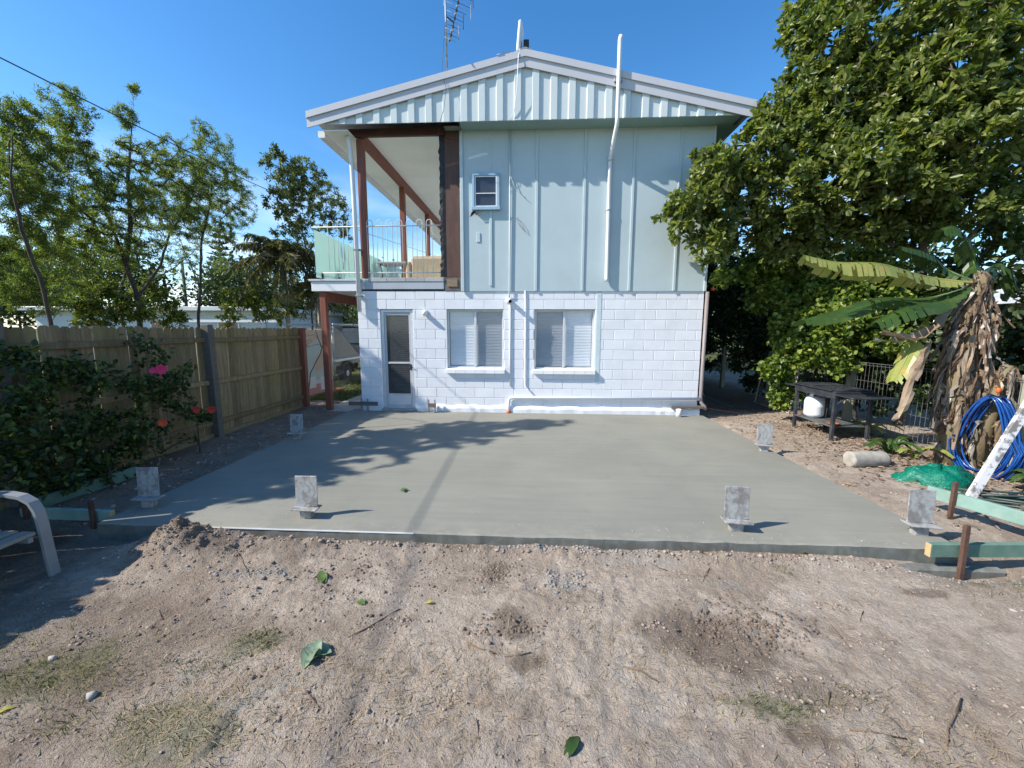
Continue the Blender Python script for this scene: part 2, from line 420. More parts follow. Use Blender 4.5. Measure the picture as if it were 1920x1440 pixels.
vo = _n(nt, 'ShaderNodeTexVoronoi'); vo.inputs['Scale'].default_value = 55; nt.links.new(v, vo.inputs['Vector'])
c = mixc(nt, ramp(nt, vo.outputs['Distance'], [(0.06, (0.4,)*3), (0.1, (0, 0, 0))]), c, (0.56, 0.5, 0.44))
nt.links.new(c, b.inputs['Base Color']); b.inputs['Roughness'].default_value = 0.95; b.inputs['Specular IOR Level'].default_value = 0.15
hh = _n(nt, 'ShaderNodeMath', operation='ADD'); nt.links.new(noise(nt, 32, 7, 0.72, v), hh.inputs[0])
h3 = _n(nt, 'ShaderNodeMath', operation='MULTIPLY'); nt.links.new(noise(nt, 140, 3, 0.6, v), h3.inputs[0]); h3.inputs[1].default_value = 0.35
nt.links.new(h3.outputs[0], hh.inputs[1])
bump(nt, b, hh.outputs[0], 1.0, 0.035)
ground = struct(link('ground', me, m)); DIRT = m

# ---------------------------------------------------------------- fresh concrete slab
m, nt, b = new_mat('fresh_concrete')
v = coords(nt); vs_ = coords(nt, (0.6, 3.0, 1))
c = ramp(nt, noise(nt, 0.9, 5, 0.6, v), [(0.3, (0.212, 0.208, 0.176)), (0.7, (0.262, 0.253, 0.211))])
c = mixc(nt, ramp(nt, noise(nt, 1.7, 6, 0.62, vs_, 0.8), [(0.45, (0, 0, 0)), (0.75, (0.4,)*3)]), c, (0.186, 0.187, 0.162))
c = mixc(nt, ramp(nt, noise(nt, 5, 8, 0.7, vs_, 1.5), [(0.55, (0, 0, 0)), (0.75, (0.3,)*3)]), c, (0.29, 0.279, 0.235))
c = mixc(nt, ramp(nt, noise(nt, 2.3, 7, 0.7, v, 0.4), [(0.58, (0, 0, 0)), (0.7, (0.35,)*3)]), c, (0.165, 0.165, 0.15))
arc = coords(nt, (0.35, 7, 1), rot=(0, 0, 0.35)); c = hsv(nt, c, vfac=maprange(nt, noise(nt, 2.2, 5, 0.6, arc, 0.6), 0.88, 1.12))
sy = _n(nt, 'ShaderNodeSeparateXYZ'); nt.links.new(v, sy.inputs[0])
ed = _n(nt, 'ShaderNodeMapRange'); nt.links.new(sy.outputs['Y'], ed.inputs[0]); ed.inputs[1].default_value = -4.75; ed.inputs[2].default_value = -5.1
em = _n(nt, 'ShaderNodeMath', operation='MULTIPLY'); nt.links.new(ed.outputs[0], em.inputs[0]); nt.links.new(ramp(nt, noise(nt, 7, 6, 0.7, v), [(0.45, (0, 0, 0)), (0.7, (0.6,)*3)]), em.inputs[1])
c = mixc(nt, em.outputs[0], c, (0.34, 0.30, 0.255))
c = hsv(nt, c, vfac=maprange(nt, noise(nt, 160, 3, 0.7, v), 0.9, 1.1))
nt.links.new(c, b.inputs['Base Color'])
rr = maprange(nt, noise(nt, 1.5, 4, 0.6, v), 0.6, 0.85); nt.links.new(rr, b.inputs['Roughness']); b.inputs['Specular IOR Level'].default_value = 0.35
bump(nt, b, noise(nt, 26, 6, 0.6, vs_, 0.5), 0.12, 0.004)
CONC = m
damp_conc = surf('damp_concrete_side', (0.15, 0.155, 0.135), 0.8, 0.3, 5, 90, 0.5, dirt=(0.3, 0.3, 0.28), dirt_amt=0.5, ds=9)
mb = MB(); ch = 0.012; nE = 160; V = []; Fs = []
ex = np.linspace(SLX0, SLX1, nE+1); ey = SLY0+0.006*fbm(ex, ex*0+3, 2.2, 4, 5)+0.0025*fbm(ex, ex*0, 25, 2, 6)
eb = ch*(1+0.7*fbm(ex, ex*0+9, 6, 3, 7))
for i in range(nE+1):
    xi = min(max(ex[i], SLX0+ch), SLX1-ch)
    V += [(xi, 0.16, 0), (xi, ey[i]+eb[i], 0), (ex[i], ey[i], -eb[i]), (ex[i], ey[i]-.004, -.36)]
for i in range(nE):
    a_ = i*4; Fs += [(a_, a_+1, a_+5, a_+4), (a_+1, a_+2, a_+6, a_+5)]
mb.add(V, Fs)
mb.add([(SLX0+ch, SLY0+ch, 0), (SLX0+ch, .16, 0), (SLX0, .16, -ch), (SLX0, SLY0, -ch)], [(0, 1, 2, 3)]); mb.add([(SLX1-ch, SLY0+ch, 0), (SLX1-ch, .16, 0), (SLX1, .16, -ch), (SLX1, SLY0, -ch)], [(3, 2, 1, 0)])
slab = struct(mb.build('concrete_slab', CONC))
sd = MB(); sd.add(V, [(i*4+2, i*4+3, i*4+7, i*4+6) for i in range(nE)])
sd.add([(SLX1, SLY0, -ch), (SLX1, 0.16, -ch), (SLX1, 0.16, -.36), (SLX1, SLY0-.004, -.36)], [(0, 3, 2, 1)]); sd.add([(SLX0, SLY0, -ch), (SLX0, 0.16, -ch), (SLX0, 0.16, -.36), (SLX0, SLY0-.004, -.36)], [(0, 1, 2, 3)])
sd.build('slab_side', damp_conc, slab)
MB().cbox((6.3, SLY0-.10, -.36), (7.25, SLY0-.006, -.125), .012).build('footing', damp_conc, slab)
PLW = surf('white_plastic', (0.78, 0.79, 0.8), 0.4, 0.05)
MB().box((.42, SLY0-.006, -.013), (2.6, SLY0-.001, -.004)).build('edge_strip', PLW, slab)

# ---------------------------------------------------------------- loose soil, straw and grass
ICO = None
def ico():
    t = (1+5**.5)/2
    v = np.array([(-1, t, 0), (1, t, 0), (-1, -t, 0), (1, -t, 0), (0, -1, t), (0, 1, t), (0, -1, -t), (0, 1, -t), (t, 0, -1), (t, 0, 1), (-t, 0, -1), (-t, 0, 1)], float)
    v /= np.linalg.norm(v[0])
    f = np.array([(0, 11, 5), (0, 5, 1), (0, 1, 7), (0, 7, 10), (0, 10, 11), (1, 5, 9), (5, 11, 4), (11, 10, 2), (10, 7, 6), (7, 1, 8), (3, 9, 4), (3, 4, 2), (3, 2, 6), (3, 6, 8), (3, 8, 9), (4, 9, 5), (2, 4, 11), (6, 2, 10), (8, 6, 7), (9, 8, 1)])
    return v, f
IV, IF = ico()
def npmesh(name, v, f, rnd=None, smooth=False):
    me = bpy.data.meshes.new(name); k = f.shape[1]
    me.vertices.add(len(v)); me.vertices.foreach_set('co', np.ascontiguousarray(v, dtype=np.float32).ravel())
    me.loops.add(f.size); me.loops.foreach_set('vertex_index', np.ascontiguousarray(f, dtype=np.int32).ravel())
    me.polygons.add(len(f)); me.polygons.foreach_set('loop_start', np.arange(len(f), dtype=np.int32)*k)
    if smooth: me.polygons.foreach_set('use_smooth', np.ones(len(f), bool))
    if rnd is not None:
        a = me.attributes.new('rnd', 'FLOAT', 'POINT'); a.data.foreach_set('value', rnd.astype(np.float32))
    me.update(); return me
def clods(name, xs, ys, rs, mat, parent=None, zf=None, flat=0.6, sink=0.1):
    n = len(xs); zs = (zf or gz)(xs, ys)
    a = rng.uniform(0, 6.28, n); V = np.repeat(IV[None], n, 0)*rng.uniform(0.6, 1.25, (n, 12, 1))
    sc = np.stack([rng.uniform(.7, 1.3, n), rng.uniform(.6, 1.1, n), rng.uniform(.45, .9, n)*flat/0.7], 1)*rs[:, None]
    V = V*sc[:, None, :]
    ca, sa = np.cos(a)[:, None], np.sin(a)[:, None]
    X = V[:, :, 0]*ca-V[:, :, 1]*sa+xs[:, None]; Y = V[:, :, 0]*sa+V[:, :, 1]*ca+ys[:, None]; Z = V[:, :, 2]+(zs+rs*sink)[:, None]
    P = np.stack([X, Y, Z], 2).reshape(-1, 3); F = (IF[None]+12*np.arange(n)[:, None, None]).reshape(-1, 3)
    return link(name, npmesh(name, P, F, np.repeat(rng.random(n), 12)), mat, parent)
m, nt, b = new_mat('soil_crumb'); a = _n(nt, 'ShaderNodeAttribute', attribute_name='rnd')
nt.links.new(ramp(nt, a.outputs['Fac'], [(0, (0.19, 0.14, 0.11)), (0.5, (0.31, 0.245, 0.2)), (0.95, (0.38, 0.315, 0.265)), (1, (0.42, 0.39, 0.35))]), b.inputs['Base Color'])
b.inputs['Roughness'].default_value = 0.95; b.inputs['Specular IOR Level'].default_value = 0.1
bump(nt, b, noise(nt, 120, 4, 0.7, coords(nt)), 0.6, 0.006); SOILC = m
xs, ys, rs = [], [], []
def sc_add(n, fx_, fy_, lo, hi):
    xs.extend(fx_(n)); ys.extend(fy_(n)); rs.extend(lo*(hi/lo)**(rng.random(n)**1.8))
sc_add(7500, lambda n: rng.uniform(-.3, 7.6, n), lambda n: rng.uniform(-7.0, -5.12, n), .0022, .008)
sc_add(1400, lambda n: rng.uniform(.4, 6.5, n), lambda n: rng.normal(-5.2, .05, n), .004, .021)
sc_add(420, lambda n: rng.normal(MND[0], .2, n), lambda n: rng.normal(-5.33, .1, n), .004, .016)
sc_add(900, lambda n: rng.uniform(-1.3, -.26, n), lambda n: rng.uniform(-5, .3, n), .006, .032)
sc_add(1100, lambda n: rng.uniform(7.05, 9.2, n), lambda n: rng.uniform(-5, .8, n), .004, .022)
sc_add(500, lambda n: rng.uniform(0, 7.6, n), lambda n: -5.2-np.abs(rng.normal(0, .35, n)), .004, .014)
for q in range(70):
    cx_, cy_ = rng.uniform(.2, 7.4), -5.25-1.7*rng.random()**.8; sg = rng.uniform(.03, .14); hi_ = rng.uniform(.007, .018); nq = int(rng.uniform(15, 70))
    sc_add(nq, lambda n: rng.normal(cx_, sg, n), lambda n: rng.normal(cy_, sg*.5, n), .003, hi_)
xs, ys, rs = map(np.array, (xs, ys, rs))
k = ~((xs > SLX0-.01) & (xs < SLX1+.01) & (ys > SLY0-.02))
tag(clods('soil_crumbs', xs[k], ys[k], rs[k], SOILC), 'loose crumbs and clods of pale brown soil', 'soil', kind='stuff')
dx_ = np.concatenate([rng.normal(4.9, .22, 900), rng.normal(3.35, .07, 220), rng.normal(3.45, .15, 240), rng.normal(MND[0], .2, 300), rng.normal(2.4, .5, 300), rng.normal(1.9, .5, 300)])
dy_ = np.concatenate([rng.normal(-5.96, .09, 900), rng.normal(-5.5, .08, 220), rng.normal(-6.05, .06, 240), rng.normal(-5.34, .1, 300), rng.normal(-5.5, .15, 300), rng.normal(-6.1, .2, 300)])
kd = dy_ < SLY0-.03
tag(clods('damp_clods', dx_[kd], dy_[kd], .003*(5.5)**(rng.random(kd.sum())**1.7), surf('damp_soil_clod', (.175, .13, .098), .95, .35, 30, 90, .5)), 'dark damp clods of freshly dug soil', 'soil', kind='stuff')
gm = surf('cement_crumb', (0.25, 0.245, 0.235), 0.9, 0.25, 20, 90, 0.4)
xg = np.concatenate([rng.uniform(3.3, 4.6, 420), rng.normal(3.85, .09, 160), rng.normal(6.9, .3, 120), rng.normal(1.6, .2, 90)])
yg = np.concatenate([rng.normal(-5.19, .035, 420), rng.normal(-5.6, .1, 160), rng.normal(-5.3, .07, 120), rng.normal(-5.58, .04, 90)])
kk = yg < SLY0-.02
xq = rng.uniform(0, 6.9, 260); yq = -5.06+np.abs(rng.normal(0, .16, 260))
tag(clods('cement_splashes', xq, yq, .0015+.006*rng.random(260)**3, surf('pale_crumb', (.42, .41, .38), .9), zf=lambda x, y: x*0, sink=.2), 'pale crumbs scattered near the front edge of the slab', 'cement', kind='stuff')
tag(clods('cement_crumbs', xg[kk], yg[kk], .004+.014*rng.random(kk.sum())**2, gm), 'grey crumbs of spilt cement along the slab edge', 'cement', kind='stuff')

def blades(name, xs, ys, ln, wd, lean, mat, parent=None, zf=None, lift=0.0, flat=1.0):
    """curved grass blades: three-joint ribbons"""
    n = len(xs); zs = (zf or gz)(xs, ys)+lift; a = rng.uniform(0, 6.28, n)
    d = np.stack([np.cos(a), np.sin(a)], 1); s = np.stack([-np.sin(a), np.cos(a)], 1)
    P = []
    for t, wf in ((0, 1), (.5, .8), (1, .12)):
        out = lean*ln*(t**1.6); up = ln*t*np.sqrt(np.clip(1-(lean*t**.6)**2, 0.02, 1))
        c = np.stack([xs, ys], 1)+d*out[:, None]
        for sg in (-1, 1):
            q = c+s*(sg*wd*wf/2)[:, None]; P.append(np.stack([q[:, 0], q[:, 1], zs+up*flat], 1))
    V = np.stack(P, 1).reshape(-1, 3); o = 6*np.arange(n)[:, None, None]
    F = (np.array([[0, 1, 3, 2], [2, 3, 5, 4]])[None]+o).reshape(-1, 4)
    return link(name, npmesh(name, V, F, np.repeat(rng.random(n), 6)), mat, parent)
GRASS = leafmat('grass_blade', [(0.035, 0.055, 0.012), (0.075, 0.1, 0.02), (0.15, 0.15, 0.04), (0.3, 0.25, 0.11)], 0.6, 0.3)
STRAW = leafmat('dry_straw', [(0.2, 0.14, 0.08), (0.36, 0.27, 0.16), (0.46, 0.37, 0.23), (0.3, 0.19, 0.1)], 0.8, 0.1, tcol=(1, .9, .7))
gp = [(0.8, -6.62, .4, .16, 1300), (0.3, -6.7, .3, .15, 900), (1.2, -6.45, .25, .08, 300), (0.62, -6.3, .16, .1, 160), (2.02, -6.22, .07, .05, 260), (1.85, -6.42, .13, .03, 120), (2.05, -6.75, .2, .12, 380), (1.45, -6.75, .06, .05, 90), (1.72, -6.72, .06, .04, 90),
      (4.78, -6.5, .2, .05, 300), (5.15, -6.42, .1, .03, 60), (5.3, -6.75, .1, .06, 90), (5.5, -5.35, .07, .05, 80), (7.25, -5.5, .4, .1, 480), (8.0, -5.2, .4, .3, 500), (3.2, -5.75, .02, .02, 14), (2.75, -6.5, .3, .2, 60)]
xs = np.concatenate([rng.normal(g[0], g[2], g[4]) for g in gp]); ys = np.concatenate([rng.normal(g[1], g[3], g[4]) for g in gp])
k = ys < SLY0-.05
xs, ys = xs[k], ys[k]; n = len(xs)
tag(blades('grass', xs, ys, rng.uniform(.012, .045, n), rng.uniform(.002, .004, n), rng.uniform(.5, .97, n), GRASS), 'sparse green grass sprouting in the bare soil', 'grass', kind='stuff')
sp_ = [(2.9, -6.35, .35, .14, 420), (3.05, -6.6, .25, .12, 260), (2.15, -6.55, .3, .2, 420), (4.0, -6.05, .16, .06, 120), (4.3, -6.25, .2, .1, 110), (5.5, -6.62, .25, .1, 260),
       (1.6, -6.2, .4, .2, 220), (3.3, -6.8, .5, .1, 160), (4.9, -6.8, .4, .08, 200), (3.6, -5.9, 1.6, .5, 700), (3.1, -6.4, .5, .2, 500), (2.2, -6.7, .5, .15, 500), (5.3, -6.6, .6, .2, 400), (4.1, -6.3, .3, .2, 250), (7.9, -3.9, .5, .8, 500), (8.3, -1.4, .4, .9, 700)]
xs = np.concatenate([rng.normal(g[0], g[2], g[4]) for g in sp_]); ys = np.concatenate([rng.normal(g[1], g[3], g[4]) for g in sp_])
k = ((ys < SLY0-.06) & (ys > -7.4)) | (xs > SLX1+.06)
xs, ys = xs[k], ys[k]; n = len(xs)
tag(blades('dry_straw', xs, ys, rng.uniform(.02, .09, n), rng.uniform(.0015, .0035, n), rng.uniform(.9, .99, n), STRAW, lift=.005, flat=.14), 'dry straw and dead grass lying on the soil', 'straw', kind='stuff')
# lawn of the yard beside and behind the house
xs = rng.uniform(-6, -.9, 26000); ys = 1.2+rng.random(26000)**1.4*10; n = len(xs)
tag(blades('lawn_grass', xs, ys, rng.uniform(.03, .08, n), rng.uniform(.006, .012, n), rng.uniform(.2, .8, n), GRASS), 'mown lawn beyond the timber post', 'grass', kind='stuff')
# ================================================================ the house
W = 6.91
PAINT = surf('white_block_paint', (0.76, 0.77, 0.80), 0.7, 0.07, 2.5, 55, 0.35, dirt=(0.62, 0.62, 0.62), dirt_amt=0.3, ds=3, objvar=0.03, bd=0.003)
MORT = surf('white_mortar_paint', (0.70, 0.70, 0.72), 0.8, 0.1, 4, 80, 0.4)
CLAD = surf('pale_blue_cladding', (0.465, 0.55, 0.57), 0.55, 0.06, 1.2, 30, 0.08, dirt=(0.40, 0.485, 0.49), dirt_amt=0.35, ds=2)
CLADT = surf('pale_blue_trim', (0.475, 0.56, 0.585), 0.5, 0.08, 4, 60, 0.12, objvar=0.03)
FASC = surf('grey_flashing_paint', (0.54, 0.535, 0.565), 0.42, 0.05, 1.5, 60, 0.04, spec=0.5)
GABL = surf('pale_metal_sheet', (0.60, 0.66, 0.66), 0.4, 0.06, 2, 60, 0.04, spec=0.5, dirt=(0.5, 0.54, 0.54), dirt_amt=.3)
BLUE = surf('blue_window_paint', (0.30, 0.46, 0.58), 0.5, 0.12, 6, 60, 0.15)
TIMB = surf('red_brown_stained_timber', (0.26, 0.085, 0.055), 0.5, 0.3, 2.5, 14, 0.2, scale=(5, 5, .6), dirt=(0.11, 0.035, 0.022), dirt_amt=0.6, ds=5)
BROWN = surf('brown_board', (0.115, 0.06, 0.046), 0.7, 0.25, 3, 30, 0.2, scale=(3, 3, 1), dirt=(0.07, 0.045, 0.04))
MEMB = surf('black_membrane', (0.014, 0.014, 0.016), 0.5, 0.4, 9, 25, 0.4, dirt=(0.2, 0.2, 0.2), dirt_amt=0.15, ds=14, bd=.02)
WHT = surf('white_gloss_paint', (0.78, 0.79, 0.81), 0.4, 0.05, 3, 60, 0.05)
CEIL = surf('white_lining', (0.86, 0.86, 0.83), 0.65, 0.04, 1, 40, 0.05, dirt=(0.62, 0.61, 0.57), dirt_amt=.4, ds=1.2)
ALU = surf('aluminium', (0.66, 0.68, 0.71), 0.4, 0.08, 8, 80, 0.05, metal=0.35)
GALV = surf('galvanised_steel', (0.36, 0.37, 0.375), 0.5, 0.3, 18, 60, 0.15, metal=0.4, dirt=(0.15, 0.14, 0.13), dirt_amt=0.85, ds=12)
DKM = surf('black_metal', (0.025, 0.026, 0.028), 0.5, 0.3, 9, 60, 0.1)
GREYP = surf('grey_pipe', (0.24, 0.21, 0.205), 0.5, 0.1, 5, 60, 0.05)
TILE = surf('grey_tile_edge', (0.42, 0.41, 0.40), 0.6, 0.15, 8, 60, 0.1, objvar=.08)
RAWT = surf('raw_timber', (0.30, 0.22, 0.14), 0.8, 0.35, 4, 22, 0.4, scale=(1, 6, 6), dirt=(0.12, 0.09, 0.06))
BLIND = surf('blind_slat', (0.84, 0.85, 0.86), 0.5, 0.04)
GLASS = glassmat('window_glass', (0.92, 0.94, 0.96), 0.03)
SCREEN = glassmat('fly_screen_glass', (0.62, 0.65, 0.69), 0.08)
FROST = None
house = thing('house', 'two storey house with white block wall below and pale blue cladding above', 'house', (3.46, 0, 0))
# --- block wall
bw = MB()
OPEN = [(0.46, 1.14, 0.06, 2.098), (1.835, 2.985, 0.898, 2.098), (3.62, 4.81, 0.898, 2.098)]
g = 0.004
xsp = [0.004]
for a_, b_, c_, d_ in OPEN: xsp += [a_-g, b_+g]
xsp.append(W-.004)
for i in range(0, len(xsp), 2): bw.box((xsp[i], .008, -.3), (xsp[i+1], .19, 2.466))
for a_, b_, c_, d_ in OPEN:
    bw.box((a_-g, .008, -.3), (b_+g, .19, c_-g)); bw.box((a_-g, .008, d_+g), (b_+g, .19, 2.466))
bw.box((.004, .19, -.3), (.19, 12, 2.466)); bw.box((W-.19, .19, -.3), (W-.004, 12, 2.466)); bw.box((.19, 11.8, -.3), (W-.19, 12, 2.466))
wall = bw.build('block_wall', MORT, house)
zl = [2.466, 2.298]+[2.298-.2*i for i in range(1, 11)]+[0.098, -.02]
zl = [2.466]+[2.298-.2*i for i in range(12)]
_bl = {}
JT = .008
for r_ in range(len(zl)-1):
    z1, z0 = zl[r_]-JT/2, zl[r_+1]+JT/2
    x = 0.0 if r_ % 2 == 0 else -0.2
    segs = []
    while x < W:
        segs.append((max(x, 0)+(JT/2 if x > 0 else 0), min(x+.4, W)-JT/2)); x += .4
    for a_, b_ in segs:
        pieces = [(a_, b_)]
        for oa, ob, oc, od in OPEN:
            if z0 < od-.03 and z1 > oc+.03:
                q = []
                for p0, p1 in pieces:
                    if p1 <= oa or p0 >= ob: q.append((p0, p1)); continue
                    if p0 < oa: q.append((p0, oa))
                    if p1 > ob: q.append((ob, p1))
                pieces = q
        for p0, p1 in pieces:
            if p1-p0 < .03: continue
            key = (round(p1-p0, 3), round(z1-z0, 3))
            if key not in _bl:
                mm = MB(); mm.cbox((-(p1-p0)/2, 0, -(z1-z0)/2), ((p1-p0)/2, .11, (z1-z0)/2), .005)
                _m = bpy.data.meshes.new('block'); _m.from_pydata(mm.v, [], mm.f); _m.materials.append(PAINT); _bl[key] = _m
            o = bpy.data.objects.new('block', _bl[key]); COL.objects.link(o); o.parent = wall
            o.location = Vector(((p0+p1)/2, random.uniform(-.0012, .0006), (z0+z1)/2)) - wloc(wall)
# plinth of painted render along the foot of the wall
pl = MB(); n = 60; top = []
for x0, x1 in ((1.15, W+.03),):
    vs = []; fs = []
    for i in range(n+1):
        x = x0+(x1-x0)*i/n; h = .115+.012*math.sin(x*9)+.02*random.random(); y = -.03-.012*random.random()-.02*(x > 3.1)
        vs += [(x, y, -.005), (x, y-.004, h*.6), (x, y+.012, h), (x, .004, h+.02)]
    for i in range(n):
        for j in range(3): a_ = i*4+j; fs.append((a_, a_+4, a_+5, a_+1))
    pl.add(vs, fs)
pl.build('plinth', PAINT, house)
MB().cbox((0, -.012, -.01), (.46, .004, .1), .006).build('plinth', PAINT, house)

# --- windows of the lower floor
def window(x0, x1, z0, z1, dark_left):
    fr = MB(); y0, y1 = .075, .115
    for a_, b_ in (((x0+.002, y0, z0), (x0+.035, y1, z1)), ((x1-.035, y0, z0), (x1-.002, y1, z1)), ((x0+.035, y0, z1-.035), (x1-.035, y1, z1-.002)), ((x0+.035, y0, z0+.002), (x1-.035, y1, z0+.045))):
        fr.cbox(a_, b_, .004)
    w_ = fr.build('window', ALU, house)
    xm = (x0+x1)/2
    sash = MB(); sash.cbox((xm-.025, y0-.012, z0+.046), (xm+.022, y1-.01, z1-.036), .004)
    sash.build('mullion', ALU, w_)
    for k, (a_, b_) in enumerate(((x0+.036, xm-.026), (xm+.023, x1-.036))):
        MB().add([(a_, .1, z0+.046), (b_, .1, z0+.046), (b_, .1, z1-.036), (a_, .1, z1-.036)], [(0, 1, 2, 3)]).build('pane', SCREEN if (k == 0) == dark_left else GLASS, w_)
    bl = MB(); z = z0+.05
    while z < z1-.03:
        bl.add([(x0+.04, .136, z), (x1-.04, .136, z), (x1-.04, .124, z+.012), (x0+.04, .124, z+.012), (x1-.04, .139, z+.034), (x0+.04, .139, z+.034)], [(0, 1, 2, 3), (3, 2, 4, 5)]); z += .031
    bl.build('blind', BLIND, w_)
    MB().box((x0+.01, .185, z0), (x1-.01, .189, z1)).build('room_shade_sheet', surf('dim_room', (.1, .1, .11), .9), w_)  # dark sheet standing in for the unlit room behind the blind
    sl_ = MB(); nb = 6; wl = (x1-x0+.06)/nb
    for k in range(nb):
        a_ = x0-.03+k*wl
        o = MB(); o.add([(a_+.002, -.075, z0-.085), (a_+wl-.002, -.075, z0-.085), (a_+wl-.002, -.07, z0-.012), (a_+.002, -.07, z0-.012),
                         (a_+.002, .07, z0-.085), (a_+wl-.002, .07, z0-.085), (a_+wl-.002, .07, z0+.02), (a_+.002, .07, z0+.02)],
                        [(0, 1, 2, 3), (3, 2, 6, 7), (0, 4, 5, 1), (0, 3, 7, 4), (1, 5, 6, 2)])
        o.build('sill_brick', PAINT, w_)
    return w_
window(*OPEN[1], False); window(*OPEN[2], True)
# --- screen door
x0, x1, z0, z1 = OPEN[0]
d = MB()
for a_, b_ in (((x0+.003, .03, .062), (x0+.06, .10, z1-.003)), ((x1-.06, .03, .062), (x1-.003, .10, z1-.003)), ((x0+.06, .03, z1-.06), (x1-.06, .10, z1-.003)), ((x0+.06, .03, .062), (x1-.06, .10, .09))):
    d.cbox(a_, b_, .004)
door = d.build('door', ALU, house)
d = MB()
for a_, b_ in (((x0+.062, .045, .095), (x0+.105, .075, z1-.064)), ((x1-.105, .045, .095), (x1-.062, .075, z1-.064)), ((x0+.105, .045, z1-.115), (x1-.105, .075, z1-.064)),
               ((x0+.105, .045, .985), (x1-.105, .075, 1.025)), ((x0+.105, .045, .095), (x1-.105, .075, .13)), ((x0+.105, .045, .33), (x1-.105, .075, .36))): d.cbox(a_, b_, .004)
d.build('screen_frame', surf('grey_door_frame', (.5, .51, .53), .45, .06), door)
DSC = glassmat('door_screen', (0.42, 0.43, 0.45), 0.15, opac=.12)
MB().box((x0+.105, .058, .36), (x1-.105, .062, .985)).build('screen', DSC, door)
MB().box((x0+.105, .058, 1.025), (x1-.105, .062, z1-.115)).build('screen', DSC, door)
MB().cbox((x0+.105, .052, .13), (x1-.105, .066, .33), .003).build('kick_panel', ALU, door)
bl = MB(); z = .4
while z < z1-.1:
    bl.add([(x0+.22, .13, z), (x1-.08, .13, z), (x1-.08, .15, z+.02), (x0+.22, .15, z+.02)], [(0, 1, 2, 3)]); z += .045
bl.build('blind', BLIND, door)
MB().box((x0+.01, .17, .06), (x1-.01, .174, z1)).build('inner_door', surf('dark_inner_door', (.05, .052, .056), .4), door)
h = MB(); h.cbox((x1-.098, .02, .86), (x1-.07, .045, .98), .005); h.tube([(x1-.084, .03, .93), (x1-.084, -.02, .93), (x1-.02, -.02, .915)], .008, 8)
h.build('handle', DKM, door)
MB().cbox((x0-.02, -.06, -.002), (x1+.05, .16, .055), .008).build('door_step', surf('step_concrete', (.36, .33, .29), .9, .2, 8, 60, .4), house)
# --- upper floor: core, cladding sheets, cover battens
MB().box((1.835, .006, 2.47), (W-.004, 12, 5.55)).build('upper_wall', CLAD, house)
BX = [2.155, 2.74, 3.11, 3.63, 4.54, 5.45, 6.31, W]
sh = [2.165, 3.11, 3.63, 4.54, 5.45, 6.31, W]
for a_, b_ in zip(sh[:-1], sh[1:]):
    MB().cbox((a_+.002, -.022+random.uniform(-.001, .001), 2.455+random.uniform(-.004, .004)), (b_-.002, .005, 5.52), .002).build('cladding_sheet', CLAD, house)
for k, x in enumerate([3.63, 4.54, 5.45, 6.31]):
    MB().cbox((x-.024, -.042, 2.46), (x+.024, -.0225, 5.44), .004).build('cover_batten', CLADT, house)
MB().cbox((2.715, -.042, 2.56), (2.765, -.0225, 3.98), .004).build('cover_batten', CLADT, house)
MB().cbox((2.72, -.03, 4.70), (2.75, -.0225, 5.44), .003).build('cover_batten', CLADT, house)
MB().cbox((2.145, -.06, 2.45), (2.21, -.0225, 5.44), .006).build('corner_batten', CLADT, house)
MB().cbox((W-.035, -.045, 2.45), (W+.015, -.0225, 5.44), .004).build('corner_batten', CLADT, house)
MB().cbox((W-.02, .006, 2.47), (W-.0035, 12, 5.55), .002).build('side_cladding', CLAD, house)
# small upper window with a box hood
x0, x1, z0, z1 = 2.385, 2.915, 4.02, 4.67
u = MB()
for a_, b_ in (((x0, -.085, z0), (x0+.045, -.022, z1)), ((x1-.045, -.085, z0), (x1, -.022, z1)), ((x0+.045, -.085, z1-.05), (x1-.045, -.022, z1)), ((x0-.01, -.1, z0-.03), (x1+.01, -.0225, z0+.03))): u.cbox(a_, b_, .004)
uw = u.build('upper_window', BLUE, house)
u = MB()
for a_, b_ in (((x0+.05, -.075, z0+.035), (x0+.07, -.05, z1-.055)), ((x1-.07, -.075, z0+.035), (x1-.05, -.05, z1-.055)), ((x0+.07, -.075, z1-.075), (x1-.07, -.05, z1-.055)), ((x0+.07, -.075, z0+.035), (x1-.07, -.05, z0+.05)), ((x0+.07, -.072, z0+.27), (x1-.07, -.05, z0+.285))): u.cbox(a_, b_, .003)
u.build('sash', WHT, uw)
MB().box((x0+.05, -.046, z0+.03), (x1-.05, -.042, z1-.05)).build('pane', surf('dark_glass', (.045, .05, .07), .06, .3, 4, 60, 0, spec=.6), uw)
t = MB(); t.add([(x0-.05, -.06, z0-.16), (x0-.01, -.09, z0-.07), (x0+.09, -.1, z0-.035), (x0+.16, -.1, z0-.034), (x0+.09, -.1, z0-.075), (x0+.08, -.08, z0-.13), (x0+.05, -.08, z0-.09), (x0, -.07, z0-.13)], [(0, 1, 7), (1, 2, 6, 7), (2, 3, 4, 6), (4, 5, 6)])
t.build('torn_flap', MEMB, uw)
MB().cbox((2.455, -.036, 3.40), (2.53, -.0225, 3.58), .004).build('cover_plate', CLADT, house)
